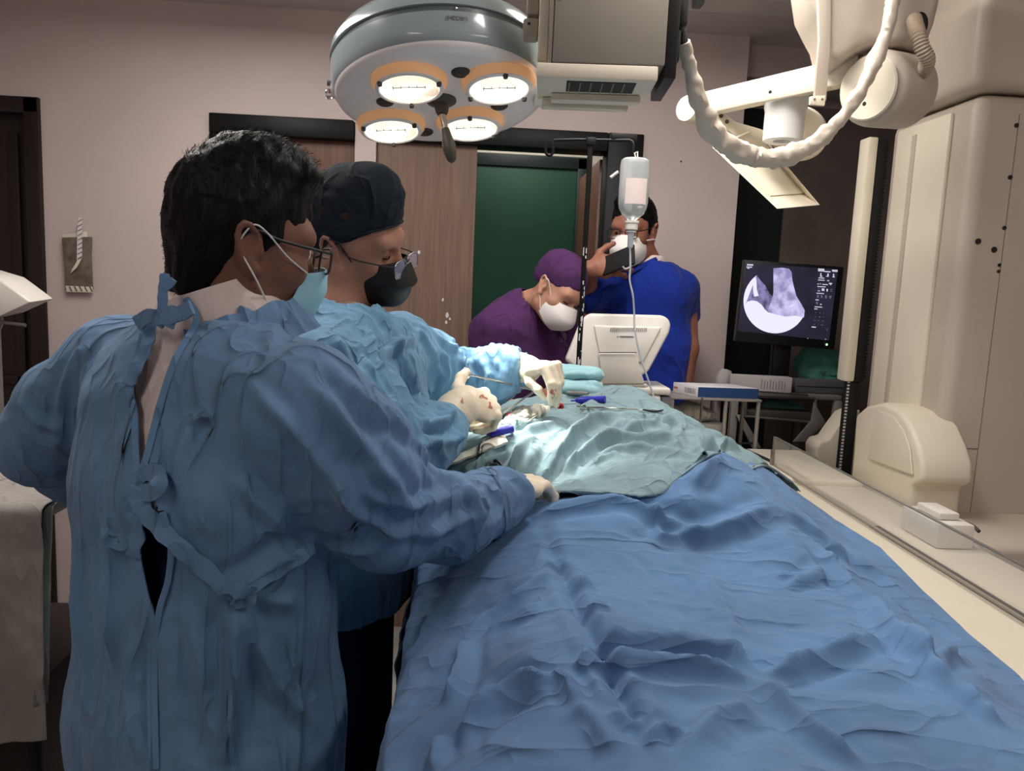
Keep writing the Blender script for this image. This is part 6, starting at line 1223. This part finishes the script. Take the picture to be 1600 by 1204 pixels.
# blue and white carton
bA, bB, bC, bD = P(1052, 600, TY+0.10), P(1090, 619, TY-0.01), P(1185, 615, TY+0.0), P(1148, 594, TY+0.15)
hb_ = 0.036; zq = tz_+0.0005
bb = [np.array([p[0], p[1], zq]) for p in (bA, bB, bC, bC+(bA-bB))]
bx_o = MB().hexa(bb, [p+np.array([0, 0, hb_]) for p in bb]).build('carton', M['card'], None, bevel=0.0015); tag(bx_o, 'flat white carton with a blue side lying on the trolley', 'box')
e = nrm(bb[2]-bb[1]); nf = nrm(np.cross(e, (0, 0, 1))); L = np.linalg.norm(bb[2]-bb[1]); o0 = bb[1]+nf*0.0006
MB().add([o0+np.array([0, 0, 0.001]), o0+e*L+np.array([0, 0, 0.001]), o0+e*L+np.array([0, 0, hb_-0.001]), o0+np.array([0, 0, hb_-0.001])], [(0, 1, 2, 3)]).build('blue_side', M['blue_box'], bx_o, smooth=False, fix=False)
e2 = nrm(bb[0]-bb[1]); nf2 = nrm(np.cross((0, 0, 1), e2)); L2 = np.linalg.norm(bb[0]-bb[1]); o2 = bb[1]+nf2*0.0006
rb = random.Random(3); t = 0.10
while t < 0.52:
    wq = rb.uniform(0.008, 0.03); MB().add([o2+e2*L2*t+np.array([0, 0, 0.008]), o2+e2*L2*(t+wq)+np.array([0, 0, 0.008]), o2+e2*L2*(t+wq)+np.array([0, 0, 0.027]), o2+e2*L2*t+np.array([0, 0, 0.027])], [(0, 1, 2, 3)]).build('barcode_bar', M['ink'], bx_o, smooth=False, fix=False); t += wq+rb.uniform(0.010, 0.03)
MB().add([o2+e2*L2*0.80+np.array([0, 0, 0.015]), o2+e2*L2*0.97+np.array([0, 0, 0.015]), o2+e2*L2*0.97+np.array([0, 0, 0.022]), o2+e2*L2*0.80+np.array([0, 0, 0.022])], [(0, 1, 2, 3)]).build('print_block', M['blood'], bx_o, smooth=False, fix=False)

# ---------------------------------------------------------------- monitor stand with x-ray screen, binder, grey box, teal cloths
SY = 2.98
rk = empty('equipment_rack', (P(1230, 640, SY)[0], SY+0.15, 0), 'grey metal rack with an open frame shelf behind the trolley', 'rack'); zr = P(1220, 612, SY)[2]
xa, xb_ = P(1136, 640, SY)[0], P(1304, 640, SY)[0]
MB().box((xa, SY-0.05, zr-0.02), (xb_, SY+0.34, zr)).build('top_shelf', M['grey_metal'], rk, bevel=0.003)
for x in (xa+0.012, xb_-0.012):
    for y in (SY-0.04, SY+0.32): MB().box((x-0.014, y-0.014, 0.0), (x+0.014, y+0.014, zr-0.0205)).build('post', M['grey_metal'], rk, bevel=0.003)
fr = [P(x, y, SY-0.052) for x, y in ((1166, 616), (1275, 622), (1273, 660), (1165, 650))]
for i in range(4): MB().tube([fr[i], fr[(i+1) % 4]], 0.006, 8).build('frame_bar', M['dull_steel'], rk)
MB().prism([p+np.array([0, 0.012, 0]) for p in (P(1166, 640, SY-0.052), P(1274, 646, SY-0.052), fr[2], fr[3])], (0, 0.25, 0)).build('tray', M['clip'], rk, bevel=0.003)
MB().prism([P(x, y, SY-0.07) for x, y in ((1273, 628), (1290, 660), (1262, 690), (1240, 690), (1268, 658))], (0, 0.012, 0)).build('brace', M['grey_metal'], rk, bevel=0.002)
MB().prism([P(x, y, SY-0.07) for x, y in ((1150, 648), (1160, 648), (1190, 700), (1176, 700))], (0, 0.012, 0)).build('brace', M['grey_metal'], rk, bevel=0.002)
MB().tube([P(1182, 611, SY-0.06), P(1262, 617, SY-0.06)], 0.004, 8).build('front_rail', M['chrome'], rk)
MB().box((xa, SY-0.05, 0.35), (xb_, SY+0.34, 0.37)).build('lower_shelf', M['grey_metal'], rk, bevel=0.003)
g0, g1 = P(1143, 607, SY-0.03), P(1237, 610, SY-0.045); zb = zr+0.0005; hbk = 0.062
bk4 = [np.array([g0[0], SY-0.005, zb]), np.array([g1[0], SY-0.045, zb]), np.array([g1[0]+0.004, SY+0.01, zb]), np.array([g0[0]+0.004, SY+0.03, zb])]
bn = MB().hexa(bk4, [p+np.array([0, 0, hbk]) for p in bk4]).build('paper_binder', M['paper'], None, bevel=0.004); tag(bn, 'white printed binder lying on the rack in front of the screen', 'binder')
ed = nrm(bk4[1]-bk4[0]); nn3 = nrm(np.cross(ed, (0, 0, 1)))
for k in range(9): p = bk4[0]+ed*(0.12+k*0.011)+nn3*0.0008; MB().add([p+np.array([0, 0, 0.012]), p+ed*0.0025+np.array([0, 0, 0.012]), p+ed*0.0025+np.array([0, 0, 0.050-0.004*(k % 3)]), p+np.array([0, 0, 0.050-0.004*(k % 3)])], [(0, 1, 2, 3)]).build('print_line', M['ink'], bn, smooth=False, fix=False)
MB().lathe([(0.006, 0), (0.03, 0.003), (0.034, 0.05), (0.02, 0.075), (0.0, 0.077)], np.array([g0[0]-0.012, SY+0.055, zb]), (0.2, 0, 1), 16, sx=0.6).build('paper_roll', M['paper'], bn)
gb = MB().box((g1[0]+0.025, SY-0.02, zb), (xb_+0.03, SY+0.035, zb+0.055)).build('grey_case', mat('grey_case_plastic', (0.36, 0.36, 0.37), 0.5), None, bevel=0.006); tag(gb, 'flat grey case lying beside the white binder', 'case')
MB().box((g1[0]+0.03, SY-0.0212, zb+0.026), (xb_+0.025, SY-0.0202, zb+0.029)).build('lid_seam', M['ink_k'], gb, smooth=False)
def cloth_heap(name, c, r, seed, label, m='teal', h=0.007):
    c = np.array(c); S = SDF(c-max(r)*1.4, c+max(r)*1.4, h); S.ell(c, r, None, 0.02); S.ell(c+np.array([r[0]*0.35, 0, -r[2]*0.3]), (r[0]*0.6, r[1]*0.9, r[2]*0.6), None, 0.03)
    V, Q = S.mesh(); V = V+vnormals(V, Q)*(0.035*(crumple(V, 9, seed)-0.3)+0.01*(crumple(V, 22, seed)-0.3))[:, None]; return tag(put_sd(name, V, Q, M[m], None), label, 'cloth')
c = P(1290, 562, SY+0.16); c[1] = SY+0.20; c[2] = zb+0.085; cloth_heap('cloth_bundle', c, (0.105, 0.07, 0.085), 3, 'teal surgical cloth heap on the rack behind the grey case')
c = P(1215, 635, SY+0.1); cloth_heap('cloth_bundle', c, (0.09, 0.05, 0.03), 7, 'teal surgical cloth folded in the open frame tray')
c = P(1215, 680, SY+0.12); c[2] = 0.50; cloth_heap('cloth_bundle', (c[0], c[1], 0.50), (0.10, 0.07, 0.10), 9, 'teal surgical cloth stacked on the bottom shelf of the rack')
# screen
scr = empty('xray_monitor', P(1230, 560, SY+0.12), 'black monitor showing a chest x-ray on the rack', 'monitor')
cn = [P(1149, 533, SY+0.06), P(1304, 546, SY+0.02), P(1319, 417, SY+0.02), P(1164, 405, SY+0.06)]
nS = nrm(np.cross(cn[1]-cn[0], cn[3]-cn[0])); nS = nS if nS[1] < 0 else -nS
MB().prism(cn, -nS*0.045).build('bezel', M['black_pl'], scr, bevel=0.004)
mc_ = (cn[0]+cn[1])/2-nS*0.02; MB().box((mc_[0]-0.035, SY+0.06, zb), (mc_[0]+0.035, SY+0.085, mc_[2]+0.06)).build('stand', M['black_pl'], scr, bevel=0.006)
MB().box((mc_[0]-0.09, SY+0.06, zb), (mc_[0]+0.06, SY+0.20, zb+0.014)).build('foot', M['black_pl'], scr, bevel=0.004)
def glow(name, c, s, c2=None, vs_=30):
    m = mat(name, (0.02, 0.02, 0.025), 0.25, emit=c, estr=s)
    if c2:
        nt = m.node_tree; b = nt.nodes['Principled BSDF']; tc = nt.nodes.new('ShaderNodeTexCoord'); n = nt.nodes.new('ShaderNodeTexNoise'); n.inputs['Scale'].default_value = vs_; n.inputs['Detail'].default_value = 4
        r = nt.nodes.new('ShaderNodeValToRGB'); f = lambda q: tuple((x/12.92 if x <= 0.04045 else ((x+0.055)/1.055)**2.4) for x in q)
        r.color_ramp.elements[0].color = (*f(c2), 1); r.color_ramp.elements[1].color = (*f(c), 1); r.color_ramp.elements[0].position = 0.35; r.color_ramp.elements[1].position = 0.6
        nt.links.new(tc.outputs['Object'], n.inputs['Vector']); nt.links.new(n.outputs['Fac'], r.inputs[0]); nt.links.new(r.outputs[0], b.inputs['Emission Color'])
    return m
SP = cn[0]+nS*0.0008
def scp(cx, cy, lift): d = ray(1130+cx/6.69, 380+cy/6.69); t = np.dot(SP+nS*lift-CAM, nS)/np.dot(d, nS); return CAM+d*t
def scpoly(name, pts, m, lift, parent): return MB().add([scp(x, y, lift) for x, y in pts], [tuple(range(len(pts)))]).build(name, m, parent, smooth=False, fix=False)
SN = []
panel = scpoly('screen', [(238, 210), (1200, 270), (1105, 1015), (148, 915)], glow('screen_dark', (0.17, 0.165, 0.235), 1.0, (0.13, 0.125, 0.17), 12), 0.0, scr)
gx = glow('xray_light', (0.83, 0.80, 0.97), 1.0, (0.58, 0.56, 0.74), 28); gw = glow('xray_bright', (0.93, 0.91, 1.0), 1.05); gm = glow('xray_mid', (0.55, 0.53, 0.72), 1.0, (0.30, 0.29, 0.40), 40); gi = glow('icon_white', (0.85, 0.84, 0.92), 0.9); gi2 = glow('icon_dim', (0.45, 0.44, 0.52), 0.8)
arc_ = [(545+333*math.cos(t), 605+335*math.sin(t)) for t in np.linspace(math.radians(30), math.radians(234), 26)]
scpoly('lung_field', arc_+[(400, 400), (440, 440), (480, 520), (520, 560), (600, 600), (760, 560), (800, 640), (850, 700)], gm, 0.0004, panel)
scpoly('spine_shadow', [(525, 260), (620, 254), (688, 266), (715, 300), (722, 380), (738, 450), (765, 550), (820, 640), (852, 700), (845, 770), (700, 790), (560, 800), (480, 760), (470, 690), (510, 590), (525, 520)], gx, 0.0008, panel)
scpoly('liver_shadow', [p for p in arc_]+[(232, 640), (250, 610), (300, 596), (350, 603), (400, 640), (440, 695), (470, 720), (560, 745), (650, 765), (760, 757), (845, 776)], gw, 0.0012, panel)
scpoly('marker', [(312, 372), (346, 366), (352, 480), (370, 550), (322, 557), (313, 490)], gw, 0.0016, panel)
scpoly('clip_shadow', [(690, 655), (725, 645), (750, 630), (728, 655), (695, 665)], gw, 0.0016, panel)
for (x, y, w_, h_, m) in ((248, 215, 66, 16, gi), (244, 240, 58, 12, gi), (250, 256, 26, 8, gi), (992, 262, 66, 30, gi), (1058, 288, 64, 12, gi), (1138, 275, 58, 20, gi), (1010, 340, 28, 8, gi), (1015, 310, 12, 30, gi), (1076, 340, 26, 8, gi), (1088, 315, 16, 26, gi), (1142, 345, 24, 10, gi), (1148, 318, 12, 26, gi), (996, 356, 62, 9, gi), (992, 378, 68, 9, gi), (1088, 384, 20, 10, gi),
                          (985, 420, 14, 10, gi), (1010, 418, 10, 10, gi), (1035, 424, 60, 9, gi), (1105, 412, 34, 12, gi), (1116, 424, 12, 12, gi), (985, 446, 86, 9, gi), (990, 470, 22, 6, gi2), (988, 492, 24, 8, gi), (1030, 470, 28, 26, gi), (1080, 475, 14, 28, gi), (1118, 478, 26, 6, gi2), (1118, 496, 26, 6, gi2), (975, 516, 78, 9, gi), (980, 538, 20, 30, gi2), (1020, 540, 18, 30, gi2), (1064, 542, 20, 32, gi2), (1106, 548, 26, 16, gi2), (1112, 566, 14, 12, gi2),
                          (965, 585, 34, 10, gi), (970, 610, 20, 26, gi2), (1012, 632, 18, 10, gi), (955, 658, 80, 9, gi), (952, 680, 34, 9, gi), (962, 720, 12, 6, gi2), (1005, 722, 12, 6, gi2), (1045, 728, 10, 6, gi2), (955, 762, 14, 6, gi2), (998, 764, 18, 8, gi2), (1040, 768, 12, 6, gi2), (948, 800, 16, 6, gi2), (990, 804, 16, 6, gi2), (1032, 808, 18, 6, gi2), (945, 842, 10, 8, gi2), (1020, 850, 24, 6, gi2), (924, 868, 44, 11, gi), (1082, 890, 10, 8, gi2), (1080, 906, 12, 6, gi2), (880, 990, 8, 6, gi), (1066, 998, 8, 8, gi)):
    sk = 0.06*w_; scpoly('screen_mark', [(x, y), (x+w_, y+sk), (x+w_, y+sk+h_), (x, y+h_)], m, 0.001, panel)
bc_ = scp(712, 207, 0.0003); text_mesh('brand_lettering', 'MEGACON', 0.0085, M['ink'], bc_, nrm(cn[2]-cn[3]), nrm(cn[3]-cn[0]), scr)
MB().ell(scp(1082, 1058, 0.001), (0.004, 0.002, 0.004), 10, 6).build('power_led', M['led'], scr)

# ---------------------------------------------------------------- left side: draped instrument table, lamp, wall pouch
iz = 1.03; p0 = Pz(-60, 712, iz); p1 = Pz(104, 757, iz)
it = empty('instrument_table', (-1.15, 1.75, 0), 'covered instrument table behind the nearest person at the far left', 'table')
TX0, TX1, TY0, TY1 = -1.75, float(p1[0])+0.02, 1.50, 2.05
MB().box((TX0, TY0, iz-0.04), (TX1, TY1, iz-0.012)).build('table_top', M['grey_metal'], it, bevel=0.004)
for x in (TX0+0.03, TX1-0.03):
    for y in (TY0+0.03, TY1-0.03): MB().tube([(x, y, 0.0), (x, y, iz-0.04)], 0.014, 10).build('leg', M['black_rub'], it)
MB().box((TX0+0.05, TY0+0.06, 0.0), (TX1-0.05, TY1-0.05, 0.62)).build('dark_box', M['dark_wood'], it, bevel=0.01)  # dark brown box added under the tabletop
def table_cloth(name, x0, x1, y0, y1, drop_f, drop_r, lift, seed, m, label, slant=0.0):
    xs = np.arange(x0-0.0, x1+0.001, 0.009); s = np.arange(-drop_f, y1-y0, 0.009); Xg, Sg = np.meshgrid(xs, s, indexing='ij')
    hz = np.maximum(0, -Sg); wv_ = np.sin(Xg*26+seed)+0.6*np.sin(Xg*47+seed*2); Y_ = np.where(Sg >= 0, y0+Sg, y0-0.012-0.05*np.clip(hz/0.4, 0, 1)*(0.5+0.5*wv_)); Z_ = iz+lift-hz*(1.0+slant*(Xg-x0))
    n, k = Xg.shape; V = np.stack([Xg, Y_, Z_], 2).reshape(-1, 3); id_ = np.arange(n*k).reshape(n, k); Q = np.stack([id_[:-1, :-1], id_[1:, :-1], id_[1:, 1:], id_[:-1, 1:]], 2).reshape(-1, 4)
    V = relax(V, Q, 2); V = V+vnormals(V, Q)*(0.012*(crumple(V*np.array([1, 1, 0.7]), 9, seed)-0.3))[:, None]
    return tag(put_sd(name, V, Q, M[m], None, 0.002), label, 'cloth')
xc = float(P(40, 900, 1.45)[0])
table_cloth('table_cloth', TX0, float(P(62, 900, 1.46)[0]), TY0, TY1, 0.62, 0, 0.004, 2.0, 'cloth_w', 'grey white cloth hanging over the front of the instrument table', -0.25)
table_cloth('table_cloth', float(P(66, 900, 1.52)[0]), TX1+0.03, TY0+0.035, TY1, 0.40, 0, 0.001, 5.0, 'cloth_g', 'grey green cloth hanging behind the white one on the instrument table')
lp = empty('exam_lamp', P(0, 560, 2.5), 'white angular lamp head on a grey stand at the left edge by the dark door', 'lamp'); lp.location.z = 0
MB().prism([P(x, y, 2.5) for x, y in ((-60, 470), (-40, 425), (0, 437), (48, 472), (0, 494), (-50, 505))], (0.02, 0.10, 0.01)).build('head', M['white_pl'], lp, bevel=0.006)
MB().tube([P(-40, 500, 2.54), P(0, 503, 2.53), P(40, 508, 2.52)], 0.006, 8).build('arm', M['dull_steel'], lp)
lxp = P(-6, 560, 2.54); MB().tube([(lxp[0], 2.54, 0.04), (lxp[0], 2.54, 1.28), (lxp[0], 2.54, 1.30), (lxp[0], 2.54, 1.36), (lxp[0], 2.54, 1.40)], [0.016, 0.016, 0.024, 0.024, 0.014], 14).build('stand', M['grey_metal'], lp)
MB().lathe([(0.16, 0), (0.16, 0.02), (0.03, 0.05), (0, 0.05)], (lxp[0], 2.54, 0.0), (0, 0, 1), 28).build('base', M['grey_metal'], lp)
pq = empty('wall_pouch', P(122, 410, W-0.012), 'small brown sealed pouch with a striped strap taped to the wall', 'pouch')
def wall_prism(name, pts, th, m, parent, off=0.0, bev=0.0): return MB().prism([P(x, y, W-0.0015-off) for x, y in pts], (0, -th, 0)).build(name, m, parent, bevel=bev)
wall_prism('pouch_back', ((98, 367), (136, 362), (137, 380), (100, 385)), 0.006, M['wax'], pq, 0.0, 0.002)
pb = wall_prism('pouch_body', ((99, 371), (145, 370), (144, 400), (146, 442), (147, 452), (104, 453), (103, 420)), 0.014, M['pouch'], pq, 0.0065, 0.004)
wall_prism('pouch_seam', ((103, 446), (145, 448), (146, 457), (105, 456)), 0.006, M['wax'], pq, 0.021, 0.002)
for k in range(5): x = 107+k*8; wall_prism('stripe', ((x, 447), (x+2.4, 447), (x+6.4, 455), (x+4.0, 455)), 0.001, M['pouch'], pq, 0.0275)
st = wall_prism('strap', ((123, 340), (128, 340), (128.5, 402), (120.5, 407), (121, 372)), 0.003, M['card'], pq, 0.0285)
for k in range(9): y = 342+k*7.2; wall_prism('stripe', ((121.5, y+3.8), (128.3, y), (128.3, y+1.6), (121.3, y+5.4)), 0.0008, M['brown_dark'], pq, 0.032)
wall_prism('tip', ((121, 407), (128.6, 403), (121, 418), (111, 427), (113, 421)), 0.005, M['wax'], pq, 0.0285, 0.002)
